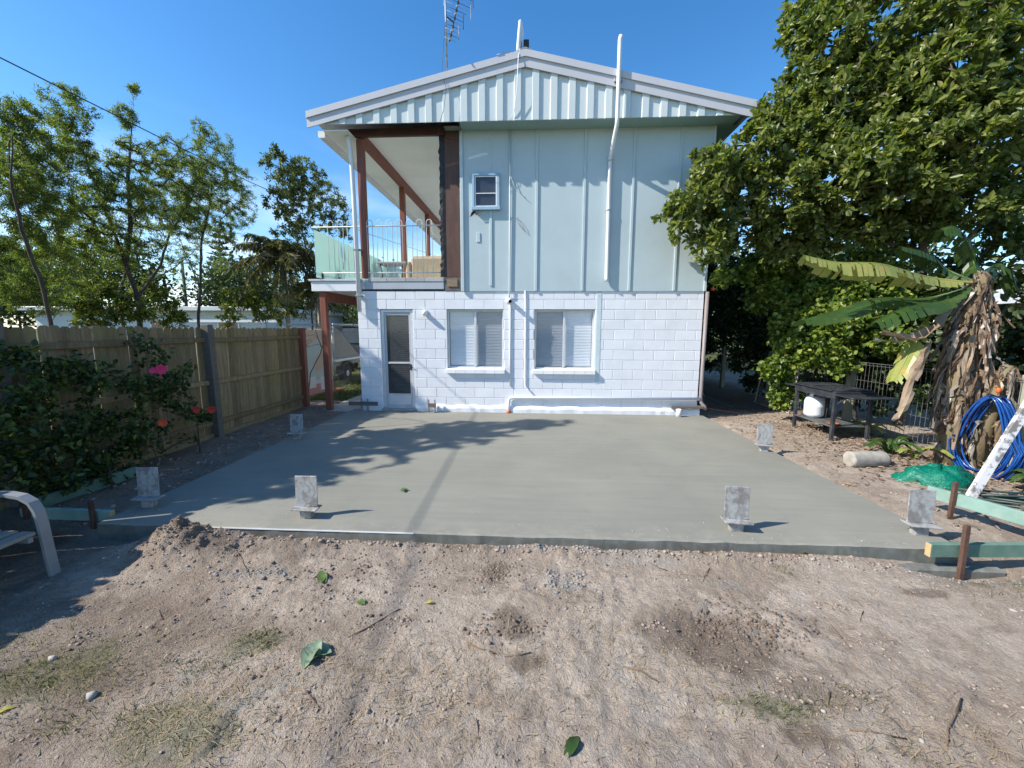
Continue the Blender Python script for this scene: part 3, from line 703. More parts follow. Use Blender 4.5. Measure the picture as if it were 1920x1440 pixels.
# --- gable end, barge boards, roof
RX, RZ, EX0, EX1, EZ0 = 3.40, 6.55, -.60, 7.40, 5.63
def rz(x): return RZ-(RZ-EZ0)*abs(x-RX)/4.0
GB = 5.435
tri = [(-.25, GB), (7.05, GB), (7.15, rz(7.15)-.24), (RX, RZ-.24), (-.35, rz(-.35)-.24)]
MB().prism(tri, -.400, -.385).build('gable_sheet', GABL, house, True)
x = -.02
while x < 6.95:
    a_, b_ = x, x+.14
    zt = lambda q: rz(q)-.235
    if min(zt(a_), zt(b_)) > GB+.01:
        poly = [(a_, GB-.01), (b_, GB-.01), (b_, zt(b_)), (a_, zt(a_))]
        if a_ < RX < b_: poly.insert(3, (RX, zt(RX)))
        vs = []; fs = []
        m_ = MB(); n_ = len(poly)
        cx_ = (a_+b_)/2
        fr_ = [((p[0]-cx_)*.8+cx_, p[1]) for p in poly]
        m_.add([(p[0], -.4005, p[1]) for p in poly]+[(p[0], -.428, p[1]) for p in fr_], [tuple(range(n_, 2*n_))]+[(i, (i+1) % n_, (i+1) % n_+n_, i+n_) for i in range(n_)])
        m_.build('rib', GABL, house, True)
    x += .322
for s_, xe in ((-1, EX0), (1, EX1)):
    z_e = EZ0
    q = [(RX, RZ-.105), (xe, z_e-.105), (xe, z_e-.265), (RX, RZ-.265)]
    MB().prism(q, -.452, -.43).build('barge_board', FASC, house, True)
    q = [(RX, RZ+.005), (xe-.0*s_, z_e+.005), (xe, z_e-.108), (RX, RZ-.108)]
    MB().prism(q, -.478, -.4525).build('barge_capping', FASC, house, True)
ROOF = surf('grey_roof_sheet', (0.50, 0.50, 0.52), 0.4, 0.08, 2, 60, 0.05, metal=.1)
for s_, xe in ((-1, EX0), (1, EX1)):
    n_ = 14; vs = []
    q = [(RX, RZ), (xe, EZ0), (xe, EZ0-.03), (RX, RZ-.03)]
    rf = MB().prism(q, -.478+.04, 12.4).build('roof_slope', ROOF, house, True)
    rr_ = MB(); y = -.3
    while y < 12.3:
        rr_.prism([(RX+.02*s_, RZ+.0005), (xe, EZ0+.0005), (xe, EZ0+.025), (RX+.02*s_, RZ+.025)], y, y+.03); y += .2
    rr_.build('roof_ribs', ROOF, rf, True)
MB().prism([(RX-.16, RZ-.02), (RX, RZ+.035), (RX+.16, RZ-.02), (RX, RZ+.045)], -.46, 12.4).build('ridge_cap', ROOF, house, True)
SOFF = surf('green_grey_soffit_paint', (.30, .43, .40), .6, .08, 2)
MB().box((2.2, -.384, 5.438), (7.2, -.0225, 5.452)).build('soffit', SOFF, house)
MB().box((W+.02, -.0225, 5.438), (7.3, 12, 5.452)).build('soffit', SOFF, house)
MB().box((7.3, -.384, 5.43), (7.33, 12.2, 5.6)).build('eave_fascia', FASC, house)
MB().box((1.84, 11.99, 5.5), (W-.05, 12.02, 6.2)).build('rear_gable', GABL, house)
# --- balcony
MB().box((.135, .0, 5.505), (1.835, 10.5, 5.52)).build('balcony_ceiling', CEIL, house)
MB().box((-.345, -.38, 5.335), (.128, 12, 5.35)).build('eave_lining', CEIL, house)
MB().cbox((.13, .126, 5.30), (.235, 10.5, 5.504), .004).build('balcony_beam', TIMB, house)
MB().cbox((-.30, -.075, 5.362), (1.86, -.002, 5.4985), .004).build('balcony_end_beam', surf('dark_stained_timber', (.075, .028, .02), .6, .3, 4, 30, .2), house)
for y in (0.0, 2.55, 5.05, 7.6):
    MB().cbox((.115, y, 2.72), (.245, y+.125, 5.36 if y == 0 else 5.305), .005).build('balcony_post', TIMB, house)
MB().cbox((1.832, -.014, 2.735), (2.143, .0055, 5.46), .003).build('end_board', BROWN, house)
mm = MB(); vs = []; n_ = 46
for i in range(n_+1):
    z = 2.735+(5.50-2.735)*i/n_
    vs += [(1.735+.022*random.random()-.02*(random.random() < .2), -.016-.02*random.random(), z), (1.80, -.022-.006*random.random(), z), (1.85, -.0165, z)]
fs = []
for i in range(n_):
    for j in (0, 1): a_ = i*3+j; fs.append((a_, a_+1, a_+4, a_+3))
mm.add(vs, fs); mm.box((1.76, -.012, 2.735), (1.831, .004, 5.5)); mm.build('torn_membrane', MEMB, house)
MB().cbox((1.87, -.03, 2.545), (2.07, .004, 2.70), .006).build('exposed_stud', RAWT, house)
MB().box((1.80, -.012, 2.47), (2.14, .004, 2.73)).build('cavity_lining', surf('dusty_cavity', (.16, .14, .13), .9, .4, 12, 50, .6), house)
MB().cbox((-.93, -.03, 2.462), (.10, .0, 2.655), .004).build('deck_fascia', WHT, house)
MB().cbox((-.97, -.055, 2.657), (.12, .02, 2.70), .006).build('deck_capping', FASC, house)
MB().box((-.93, .001, 2.462), (-.905, 9.5, 2.655)).build('deck_fascia', WHT, house)
MB().box((-.90, .002, 2.50), (1.83, 9.5, 2.69)).build('deck', surf('deck_screed', (.68, .67, .64), .7), house)
MB().box((-.90, .002, 2.466), (-.001, 9.5, 2.4995)).build('deck_lining', CEIL, house)
for k in range(4):
    a_ = .252+k*.385
    MB().cbox((a_, -.032, 2.648), (min(a_+.381, 1.79), .002, 2.725), .004).build('edge_tile', TILE, house)
MB().cbox((.18, -.022, 2.50), (1.79, .0015, 2.645), .004).build('deck_flashing', surf('bluegrey_flashing', (.42, .45, .49), .45, .1, 2, 60, .1), house)
# hooped balustrade across the balcony end
RAIL = surf('cream_rail_paint', (0.66, 0.67, 0.64), 0.4, 0.1, 6, 60, 0.05)
bal = MB(); bal.tube([(-.88, .02, 3.72), (1.74, .02, 3.74)], .0135, 8); bal.tube([(-.7, .02, 2.83), (1.74, .02, 2.83)], .012, 8)
rail = bal.build('balustrade', RAIL, house)
for k in range(12):
    x = -.55+k*.2005
    if x > 1.62: continue
    pts = [(x, .02, 2.74)]+[(x, .02, 3.4)]+[(x+.0575-.0575*math.cos(t*math.pi/8), .02, 3.79+.06*math.sin(t*math.pi/8)) for t in range(9)]+[(x+.115, .02, 2.74)]
    MB().tube(pts, .0075, 6).build('hoop', RAIL, rail)
FRm, nt, b = new_mat('frosted_glass')
b.inputs['Base Color'].default_value = (0.62, 0.80, 0.78, 1); b.inputs['Roughness'].default_value = 0.15
t = _n(nt, 'ShaderNodeBsdfTranslucent'); t.inputs[0].default_value = (0.62, 0.82, 0.78, 1)
tr = _n(nt, 'ShaderNodeBsdfTransparent'); tr.inputs[0].default_value = (.8, .92, .9, 1)
m1 = _n(nt, 'ShaderNodeMixShader'); m1.inputs[0].default_value = 0.5; m2 = _n(nt, 'ShaderNodeMixShader'); m2.inputs[0].default_value = 0.12
nt.links.new(b.outputs[0], m1.inputs[1]); nt.links.new(t.outputs[0], m1.inputs[2]); nt.links.new(m1.outputs[0], m2.inputs[1]); nt.links.new(tr.outputs[0], m2.inputs[2])
nt.links.new(m2.outputs[0], nt.nodes['Material Output'].inputs['Surface'])
for y in (.03, 1.3, 2.57, 3.84, 5.1):
    gl = MB().cbox((-.846, y, 2.745), (-.834, y+1.22, 3.68), .002).build('glass_panel', FRm, house)
    for yy in (y+.2, y+.95):
        MB().cbox((-.865, yy, 2.69), (-.815, yy+.05, 2.86), .004).build('spigot', DKM, gl)
# --- carport side under the deck
MB().cbox((-.80, .14, 2.27), (-.68, 9.4, 2.4655), .004).build('deck_beam', TIMB, house)
for y in (.02, 4.4, 8.8):
    MB().cbox((-.80, y, -.1), (-.68, y+.115, 2.4655 if y < .1 else 2.268), .005).build('deck_post', TIMB, house)
# --- gutters and pipes
gq = MB(); gq.prism([(x_+.13, z_+.04) for x_, z_ in [(-.60, 5.335), (-.60, 5.25), (-.575, 5.215), (-.49, 5.215), (-.477, 5.33), (-.476, 5.33), (-.482, 5.208), (-.578, 5.205), (-.608, 5.245), (-.606, 5.335)]], -.3, 12.2)
gq.build('gutter', WHT, house, True)
MB().box((-.468, -.303, 5.255), (-.347, -.3005, 5.37)).build('gutter_end', WHT, house)
dp = MB(); dp.tube([(.03, -.16, 5.33), (.045, -.13, 5.2), (.05, -.09, 4.9), (.055, -.075, 4.2), (.07, -.075, 2.05)], .042, 14)
dpo = dp.build('downpipe', WHT, house)
for z in (3.25, 2.35):
    MB().cbox((.012, -.125, z), (.13, .0, z+.03), .003).build('pipe_clip', GALV, dpo)
vp = MB(); vp.tube([(5.035, -.52, 6.68), (5.02, -.52, 6.62), (5.02, -.52, 5.36), (5.02, -.5, 5.28), (4.995, -.11, 4.92), (4.995, -.072, 4.85), (5.0, -.072, 2.7), (5.005, -.085, 2.64)], .036, 14)
vpo = vp.build('vent_pipe', WHT, house)
for z in (4.83, 3.95): MB().tube([(4.995, -.072, z), (4.995, -.072, z+.04)], .043, 14).build('pipe_collar', CLADT, vpo)
MB().cbox((4.95, -.50, 5.98), (5.09, -.44, 6.03), .003).build('pipe_clip', GALV, vpo)
MB().tube([(3.11, -.055, 5.43), (3.11, -.045, 2.52), (3.105, -.045, 2.4), (3.10, -.02, 2.33)], .013, 8).build('conduit', CLADT, house)
MB().tube([(3.12, -.018, 2.2), (3.125, -.018, .55)], .014, 8).build('conduit', WHT, house)
MB().tube([(3.42, -.018, 2.47), (3.435, -.018, .6), (3.45, -.018, .54), (3.64, -.018, .34)], .012, 8).build('conduit', WHT, house)
MB().cbox((4.84, -.006, .62), (4.93, .003, 2.46), .002).build('blue_strip', surf('bare_patch_paint', (.56, .66, .68), .6, .1, 4), house)
wp = MB(); wp.tube([(3.10, -.05, .0), (3.10, -.05, .18), (3.105, -.05, .27), (3.13, -.05, .305), (3.19, -.05, .318), (6.93, -.05, .335)], .032, 12)
wo = wp.build('waste_pipe', WHT, house)
MB().lathe((3.10, -.05, .001), [(.05, 0), (.045, .03), (.034, .06)], 12).build('pipe_flange', surf('orange_plastic', (.6, .16, .05), .5), wo)
rp = MB(); rp.tube([(6.955, -.03, 2.44), (6.955, -.03, .34), (6.96, -.04, .27), (7.03, -.07, .19), (7.04, -.075, .12)], .036, 12)
rp.build('downpipe', GREYP, house)
MB().tube([(3.13, -.062, 4.6), (3.2, -.066, 4.4), (3.3, -.066, 4.3), (3.42, -.06, 4.2)], .005, 5).build('loose_cable', CLADT, house)
MB().tube([(3.17, -.03, 3.86), (3.26, -.05, 3.85), (3.36, -.06, 3.7), (3.42, -.05, 3.58), (3.37, -.04, 3.63), (3.23, -.035, 3.8)], .004, 5).build('loose_cable', GREYP, house)
# bulkhead light, camera
lt = MB(); lt.lathe((1.40, -.001, 2.04), [(.055, 0), (.055, .02)], 20, Matrix.Rotation(R(90), 3, 'X'))
lto = lt.build('wall_light', WHT, house)
MB().lathe((1.40, -.021, 2.02), [(.048, 0), (.052, .03), (.046, .075), (.028, .105), (.006, .115)], 18, Matrix.Rotation(R(90), 3, 'X')).build('lamp_glass', surf('opal_glass', (.75, .76, .74), .2, .03), lto)
MB().tube([(1.40, -.02, 2.075), (1.40, -.09, 2.075), (1.40, -.13, 2.02), (1.40, -.09, 1.955), (1.40, -.01, 1.955)], .006, 6).build('lamp_guard', WHT, lto)
co = MB(); co.lathe((3.09, -.001, 2.27), [(.055, 0), (.055, .03), (.03, .05)], 16, Matrix.Rotation(R(90), 3, 'X'))
coo = co.build('security_camera', PLW, house)
ax = Vector((.35, -.9, -.28)).to_track_quat('Z', 'Y').to_matrix()
MB().lathe((3.085, -.05, 2.285), [(.042, -.04), (.046, -.03), (.046, .12), (.04, .13)], 18, ax).build('camera_barrel', PLW, coo)
p = Vector((3.085, -.05, 2.285))+ax @ Vector((0, 0, .1305))
MB().lathe(p, [(.036, 0), (.034, .002)], 18, ax).build('lens', surf('lens_black', (.01, .01, .012), .1, .1), coo)
# roof aerial and panel antenna
aer = thing('television_aerial', 'tall grey mast with combed aerial elements standing on the roof', 'aerial', (2.0, -.35, 6.18))
MB().tube([(2.0, -.35, 6.05), (1.985, -.35, 7.25), (1.985, -.35, 7.5)], .016, 8).build('mast', GALV, aer)
m_ = MB(); m_.cbox((1.95, -.44, 6.0), (2.05, -.30, 6.13), .004); m_.tube([(1.93, -.36, 6.18), (2.08, -.36, 6.16)], .014, 6); m_.tube([(1.94, -.36, 6.28), (1.97, -.36, 6.05)], .012, 6); m_.build('mast_clamp', DKM, aer)
b0, b1 = Vector((2.10, -.62, 6.62)), Vector((2.14, .35, 8.1))
m_ = MB(); m_.tube([b0, b1], .012, 6); m_.tube([(1.985, -.35, 7.2), (2.11, -.3, 7.13)], .012, 6); m_.build('boom', DKM, aer)
for k in range(13):
    c = b0.lerp(b1, .03+k*.08)
    hw = .10+.012*k if k < 8 else .26
    dv = Vector((.93, .2, -.3)).normalized()
    m_ = MB(); m_.tube([c-dv*hw, c+dv*hw], .004, 5); m_.cbox((c.x-.02, c.y-.015, c.z-.02), (c.x+.02, c.y+.015, c.z+.02), .003)
    if k in (2, 5, 8, 11): m_.bar(c+dv*hw-Vector((0, 0, .12)), c+dv*hw+Vector((0, 0, .12)), .012, .012)
    if k in (5, 8): m_.bar(c-dv*hw-Vector((0, 0, .1)), c-dv*hw+Vector((0, 0, .1)), .012, .012)
    m_.build('element', DKM if k % 2 else GALV, aer)
MB().tube([(1.98, -.36, 7.1), (1.93, -.38, 6.6), (1.92, -.46, 6.2), (2.0, -.49, 5.95), (1.95, -.49, 5.6), (1.85, -.45, 5.36), (1.78, -.2, 5.28), (2.1, -.07, 5.26)], .0045, 5).build('cable', DKM, aer)
dish = thing('panel_antenna', 'slim white panel antenna on a black clamp at the ridge', 'antenna', (3.36, -.2, 6.6))
pm = Matrix.Rotation(R(5), 3, 'Y') @ Matrix.Rotation(R(84), 3, 'Z')
MB().cbox((3.13, -.23, 6.60), (3.47, -.17, 7.10), .02, pm).build('panel', PLW, dish)
m_ = MB(); m_.cbox((3.36, -.25, 6.60), (3.46, -.12, 6.85), .01); m_.tube([(3.4, -.2, 6.5), (3.4, -.2, 6.72)], .018, 8); m_.build('clamp', DKM, dish)
MB().tube([(3.32, -.22, 6.63), (3.31, -.46, 6.56), (3.28, -.495, 6.4), (3.26, -.495, 5.9), (3.2, -.45, 5.52), (3.13, -.42, 5.43)], .007, 6).build('cable', WHT, dish)
MB().tube([(3.30, -.3, 6.62), (3.0, -.49, 6.49), (2.9, -.485, 6.46)], .006, 5).build('cable', GALV, dish)

# ---------------------------------------------------------------- things on the balcony
sofa = thing('sofa', 'beige padded sofa on the balcony behind the hooped balustrade', 'sofa', (1.15, 1.55, 2.69))
SOF = surf('beige_fabric', (0.36, 0.29, 0.2), 0.9, 0.12, 6, 160, 0.3)
MB().cbox((.78, 1.2, 2.76), (1.8, 1.95, 3.08), .05).build('seat', SOF, sofa)
MB().cbox((.80, 1.05, 2.8), (1.78, 1.24, 3.34), .07).build('backrest', SOF, sofa)
MB().cbox((.68, 1.06, 2.78), (.82, 1.95, 3.22), .05).build('armrest', SOF, sofa)
for x in (.76, 1.72):
    for y in (1.2, 1.86): MB().cbox((x, y, 2.691), (x+.05, y+.05, 2.79), .004).build('leg', TIMB, sofa)
tb = thing('balcony_table', 'small grey topped table on thin dark legs on the balcony', 'table', (.45, 1.3, 2.69))
MB().cbox((.02, 1.05, 3.17), (.7, 1.55, 3.215), .01).build('table_top', surf('grey_top', (.33, .33, .32), .4), tb)
for sx_ in (.1, .62):
    for sy_ in (1.1, 1.5):
        MB().tube([(sx_, sy_, 3.17), (sx_+(.06 if sx_ < .3 else -.06), sy_, 2.691)], .011, 6).build('leg', DKM, tb)
# ================================================================ steel post brackets set in the slab
m, nt, b = new_mat('bracket_steel'); v = coords(nt)
wv = _n(nt, 'ShaderNodeTexWave'); wv.inputs['Scale'].default_value = 3.0; wv.inputs['Distortion'].default_value = 14; wv.inputs['Detail'].default_value = 3; wv.inputs['Detail Scale'].default_value = 1.6
nt.links.new(v, wv.inputs['Vector'])
c = ramp(nt, noise(nt, 30, 5, .6, v), [(.3, (.33, .33, .32)), (.7, (.47, .47, .46))])
c = mixc(nt, ramp(nt, wv.outputs['Fac'], [(.0, (.5,)*3), (.3, (0, 0, 0))]), c, (.2, .19, .18))
c = mixc(nt, ramp(nt, noise(nt, 9, 6, .65, v), [(.5, (0, 0, 0)), (.6, (.75,)*3)]), c, (.2, .18, .165))
nt.links.new(c, b.inputs['Base Color']); b.inputs['Roughness'].default_value = .6; b.inputs['Metallic'].default_value = .25; BRK = m
def bracket(loc, label, rot):
    t = thing('post_bracket', label, 'bracket', loc, 'steel post brackets standing on the slab')
    l = Vector(loc)
    def pt(name, mb_, mat):
        o = link(name, bpy.data.meshes.new(name), None, t); o.data.from_pydata(mb_.v, [], mb_.f); o.data.materials.append(mat); return o
    pt('blade', MB().cbox((-.1, -.005, .1), (.1, .005, .385), .003, Matrix.Rotation(R(-2), 3, 'X')), BRK)
    pt('base_plate', MB().cbox((-.115, -.085, .086), (.115, .045, .099), .003, Matrix.Rotation(R(2), 3, 'Y')), BRK)
    st = MB(); st.cbox((-.052, -.045, -.002), (.052, .02, .09), .004); pt('stub', st, BRK)
    for x in (-.07, .07):
        bo = MB(); bo.lathe((x, .005, .35), [(.011, 0), (.011, .004)], 10, Matrix.Rotation(R(90), 3, 'X')); pt('bolt_hole', bo, DKM)
    t.rotation_euler = (0, 0, R(rot)); return t
bracket((1.55, -4.86, 0), 'swirl stained steel bracket behind the long white edge strip', 2)
bracket((5.35, -4.88, 0), 'steel bracket with looping stain marks beside the plain grey corner bracket', -3)
bracket((6.87, -4.86, 0), 'plain dull grey steel bracket at the slab corner by green timbers', -4)
bracket((6.89, -2.47, 0), 'steel bracket at the slab edge facing the barbecue table', -8)
bracket((-.09, -4.73, 0), 'shaded steel bracket at the slab corner by the green planks', 6)
bracket((-.08, -2.26, 0), 'shaded steel bracket at the slab edge facing the paling fence', 4)
def stirrup(x, y, lab):
    t = thing('stirrup', lab, 'bracket', (x, y, 0), 'stirrups at the foot of the house wall')
    for s_ in (-.065, .065): MB().cbox((x+s_-.005, y-.05, .0), (x+s_+.005, y+.03, .27), .002).build('strap', GALV, t)
    MB().cbox((x-.06, y-.05, .0), (x+.06, y+.03, .012), .002).build('foot_plate', GALV, t)
    return t
stirrup(.10, -.10, 'dark steel stirrup left of the screen door holding a board offcut')
stirrup(1.52, -.12, 'dark steel stirrup between the screen door and the window')
WTH = surf('weathered_grey_timber', (0.16, 0.14, 0.12), 0.9, 0.35, 4, 26, 0.5, scale=(1, 6, 6), dirt=(.08, .07, .06))
tag(MB().cbox((-.22, -.153, .13), (.40, -.1505+.04*0, .215), .002).build('board_offcut', WTH), 'short dark board offcut fixed across the stirrup by the door', 'board')
tag(MB().cbox((1.45, -.176, .11), (1.62, -.1705, .2), .002).build('board_offcut', WTH), 'small dark board offcut on the stirrup under the window', 'board')
tag(MB().cbox((6.36, -.12, .148), (6.99, -.035, .20), .004).build('level_board', WTH), 'weathered board lying on the plinth by the grey downpipe', 'board')
t = MB(); t.lathe((6.48, -.2, -.002), [(.05, 0), (.05, .155), (.042, .156), (.042, .1)], 18)
tag(t.build('pipe_stub', PLW), 'short white pipe stub rising from the slab', 'pipe')
t = MB(); t.tube([(6.985, -.08, .17), (7.5, .17, .06), (8.05, .42, gz1(8.05, .42)+.01)], .005, 5)
tag(t.build('string_line', surf('orange_string', (.5, .16, .08), .7)), 'thin orange string line from the wall corner to the ground', 'string')

# ================================================================ formwork timbers and stakes
GRN = surf('green_treated_timber', (0.11, 0.20, 0.155), 0.75, 0.3, 4, 40, 0.4, dirt=(0.22, 0.26, 0.21), dirt_amt=.5, ds=9)
TEAL = surf('teal_treated_timber', (0.22, 0.35, 0.30), 0.75, 0.2, 4, 40, 0.3, dirt=(.32, .40, .34), dirt_amt=.6, ds=7)
ENDG = surf('pale_end_grain', (0.52, 0.36, 0.18), 0.8, 0.2, 30, 60, 0.2)
RUST = surf('rusty_stake', (0.115, 0.062, 0.045), 0.85, 0.35, 14, 70, 0.4, metal=.1)
def timber(p, q, wd, th, label, mat, up=(0, 0, 1), end=True):
    p = Vector(p); q = Vector(q); t = thing('form_timber', label, 'timber', tuple(p))
    MB().bar(p, q, wd, th, up).build('board', mat, t)
    if end:
        d = (q-p).normalized()
        MB().bar(p-d*.006, p-d*.0005, wd*.98, th*.98, up, .001).build('end_grain', ENDG, t)
    return t
def stake(x, y, z0, z1, label, lean=(0, 0)):
    o = MB().bar((x, y, z0), (x+lean[0], y+lean[1], z1), .036, .03, (0, 1, 0)).build('stake', RUST)
    return tag(o, label, 'stake', 'rusty stakes holding the form timbers')
timber((-.97, -4.0, .065), (-1.12, -4.9, .04), .038, .125, 'dark green form timber lying beside the flower bed', GRN)
timber((-.245, -4.95, .0), (-1.15, -4.93, -.005), .045, .10, 'green form timber with sunlit patch held by a single stake', TEAL)
stake(-.38, -5.0, -.3, .16, 'rusty steel stake against the timber at the spoil heap')
stake(-1.05, -4.98, -.2, .1, 'rusty stake at the far end of the timber by the chair')
timber((6.68, -5.165, .02), (7.75, -5.13, .035), .045, .105, 'green form timber with pale sawn end across the slab corner', GRN)
timber((7.52, -4.22, .13), (7.82, -4.92, .13), .042, .115, 'long teal form timber beside the slab, raised on a stake', TEAL, end=False)
stake(6.90, -5.208, -.36, .25, 'rusty stake in front of the sawn timber end', (-.01, 0))
stake(7.555, -4.42, -.3, .3, 'rusty stake behind the teal timber by the green bag', (.01, 0))
stake(7.9, -4.96, -.3, .22, 'rusty stake where the two green timbers meet', (0, 0))
p0 = Vector(PZ(1815, 940, gz1(8.0, -4.1)+.01)); p1 = Vector(PX(1924, 765, 8.62)); p1 = p0+(p1-p0)*1.45
m, nt, b = new_mat('flaking_white_paint'); v = coords(nt)
c = mixc(nt, ramp(nt, noise(nt, 9, 6, .65, v), [(.5, (0, 0, 0)), (.58, (1, 1, 1))]), (.66, .66, .66), (.2, .19, .18)); nt.links.new(c, b.inputs['Base Color']); b.inputs['Roughness'].default_value = .7
bump(nt, b, noise(nt, 40, 4, .6, v), .3, .004)
tag(MB().bar(p0, p1, .085, .04, (0, -1, .3)).build('leaning_post', m), 'white flaking timber post leaning beside the blue hose', 'post')
bun = thing('pipe_bundle', 'tangle of dark green rods lying on the ground behind the teal timber', 'pipes', (8.5, -4.2, gz1(8.5, -4.2)))
DG = surf('dark_green_plastic', (.03, .055, .05), .4, .2)
for k in range(11):
    a = Vector((8.12+random.uniform(-.05, .2), -4.02+random.uniform(-.2, .12), gz1(8.2, -4.1)+.012+.012*k*.8)); e = a+Vector((1.0, -.42+random.uniform(-.25, .25), random.uniform(-.01, .05)))
    MB().tube([a, a.lerp(e, .5)+Vector((0, random.uniform(-.03, .03), .01)), e], .011, 6).build('rod', DG, bun)

# ================================================================ left paling fence
m, nt, b = new_mat('weathered_paling'); v = coords(nt, (6, 6, .7))
oi = _n(nt, 'ShaderNodeObjectInfo')
c = ramp(nt, noise(nt, 6, 6, .65, v), [(.3, (.17, .122, .07)), (.7, (.33, .255, .158))])
v2 = coords(nt)
c = mixc(nt, ramp(nt, noise(nt, 3, 6, .7, v2), [(.42, (0, 0, 0)), (.66, (.6,)*3)]), c, (.20, .17, .065))
c = mixc(nt, ramp(nt, noise(nt, 16, 6, .7, v2), [(.6, (0, 0, 0)), (.75, (.5,)*3)]), c, (.075, .062, .045))
c = hsv(nt, c, vfac=maprange(nt, oi.outputs['Random'], .72, 1.25))
nt.links.new(c, b.inputs['Base Color']); b.inputs['Roughness'].default_value = .9; b.inputs['Specular IOR Level'].default_value = .2
bump(nt, b, noise(nt, 12, 6, .7, v), .5, .006); PAL = m
FX = -1.47
fence = thing('paling_fence', 'weathered timber paling fence with mossy boards behind the flower bed', 'fence', (FX, -4, -.1))
y = .36; k = 0
variants = []
for q in range(6):
    w_, h_ = .098+.006*random.random(), 1.75+random.uniform(-.012, .02)
    mm = MB(); e = .028
    prof = [(-w_/2, -.02), (w_/2, -.02), (w_/2, h_-e), (w_/2-e, h_), (-w_/2+e, h_), (-w_/2, h_-e)]
    mm.prism([(a, z) for a, z in prof], -.007, .007, 'X'); me_ = bpy.data.meshes.new('paling'); me_.from_pydata(mm.v, [], mm.f); me_.materials.append(PAL); variants.append(me_)
while y > -9.2:
    o = bpy.data.objects.new('paling', random.choice(variants)); COL.objects.link(o); o.parent = fence
    z_ = gz1(FX, y)*.5-.02
    o.location = Vector((FX-.018+random.uniform(-.003, .003), y, z_)) - wloc(fence)
    o.rotation_euler = (R(random.uniform(-.5, .5)), 0, R(random.uniform(-3, 3)))
    y -= .1035
PY_ = [.37, -2.2, -4.75, -7.3, -9.2]
for i, py in enumerate(PY_):
    mat = TIMB if i == 0 else WTH
    MB().cbox((FX-.009, py-.055, -.25), (FX+.105, py+.055, 1.76 if i else 1.72), .006, Matrix.Rotation(R(0 if i != 1 else 1.0), 3, 'X')).build('post', mat, fence)
for i in range(len(PY_)-1):
    for z in (1.52, .86, .22):
        MB().cbox((FX-.009, PY_[i+1]+.056, z-.035), (FX+.036, PY_[i]-.056, z+.035), .006, Matrix.Rotation(R(random.uniform(-.5, .5)), 3, 'X')).build('rail', PAL, fence)
MB().cbox((FX-.006, -9.1, -.12), (FX+.02, .3, .05), .004).build('plinth_board', PAL, fence)

# ================================================================ garden chair at the left
chair = thing('garden_chair', 'grey painted garden chair with arched flat arms in the fence shadow', 'chair', (-.3, -5.95, gz1(-.3, -5.95)))
CHM = surf('grey_white_enamel', (0.25, 0.26, 0.265), 0.5, 0.15, 6, 60, 0.1, dirt=(.28, .28, .26), dirt_amt=.6)
def arch(y0, dy):
    pts = [(.105, y0, gz1(.1, y0)-.01), (.085, y0, .1), (.07, y0, .3), (.055, y0-.0, .40), (.02, y0, .465), (-.05, y0, .505), (-.15, y0, .52), (-.35, y0, .52), (-.5, y0, .50), (-.56, y0, .42), (-.6, y0, .2), (-.62, y0, gz1(-.62, y0)-.01)]
    m_ = MB(); n_ = len(pts)
    vs = []; fs = []
    for i, p in enumerate(pts):
        a = Vector(pts[max(i-1, 0)]); b_ = Vector(pts[min(i+1, n_-1)]); t_ = (b_-a).normalized(); nn = Vector((t_.z, 0, -t_.x)); p = Vector(p)
        for s1, s2 in ((-1, -1), (1, -1), (1, 1), (-1, 1)): vs.append(p+Vector((0, .032*s1, 0))+nn*.011*s2)
    for i in range(n_-1):
        for j in range(4): a = i*4+j; b_ = i*4+(j+1) % 4; fs.append((a, b_, b_+4, a+4))
    fs += [(3, 2, 1, 0), tuple(range(4*n_-4, 4*n_))]
    m_.add(vs, fs); return m_
arch(-5.70, 0).build('side_frame', CHM, chair, True); arch(-6.28, 0).build('side_frame', CHM, chair, True)
for k in range(5):
    x = .06-.13*k
    MB().cbox((x-.105, -6.245, .235+.004*k), (x, -5.735, .262+.004*k), .006).build('seat_slat', surf('worn_slat', (.25, .235, .2), .8, .25, 5, 40, .3, scale=(6, 1, 1)) if k == 0 else bpy.data.materials['worn_slat'], chair)
for s_ in (-6.22, -5.78): MB().cbox((-.6, s_-.015, .20), (.072, s_+.015, .2345), .003).build('seat_rail', CHM, chair)
for k in range(3): MB().cbox((-.70+.0*k, -6.245, .5+.14*k), (-.675, -5.735, .6+.14*k), .006).build('back_slat', bpy.data.materials['worn_slat'], chair)
for s_ in (-6.2, -5.8): MB().bar((-.59, s_, .25), (-.665, s_, .9), .03, .02, (0, 1, 0)).build('back_upright', CHM, chair)

# ================================================================ right side: barbecue table and its things
zg = gz1(8.6, -1.3)
BBQ = surf('charcoal_painted_metal', (0.03, 0.034, 0.042), 0.5, 0.25, 6, 60, 0.15, dirt=(.09, .09, .095), dirt_amt=.6, ds=6)
bb = thing('barbecue_table', 'charcoal barbecue trolley with flat lid and lower shelf by the wire fence', 'barbecue', (8.6, -1.25, zg))
for x in (8.33, 8.87):
    for y in (-1.73, -.80): MB().cbox((x-.024, y-.024, gz1(x, y)-.01), (x+.024, y+.024, .76), .004).build('leg', BBQ, bb)
MB().cbox((8.30, -1.76, .64), (8.90, -.77, .755), .004).build('apron', BBQ, bb)
MB().cbox((8.27, -1.70, .757), (8.93, -.76, .775), .005).build('lid', BBQ, bb)
MB().cbox((8.32, -1.2, .7755), (8.9, -.8, .79), .005).build('hotplate_cover', BBQ, bb)
MB().cbox((8.29, -2.14, .70), (8.94, -1.765, .722), .005).build('side_shelf', BBQ, bb)
MB().cbox((8.29, -.76, .71), (8.90, -.48, .73), .005).build('side_shelf', BBQ, bb)
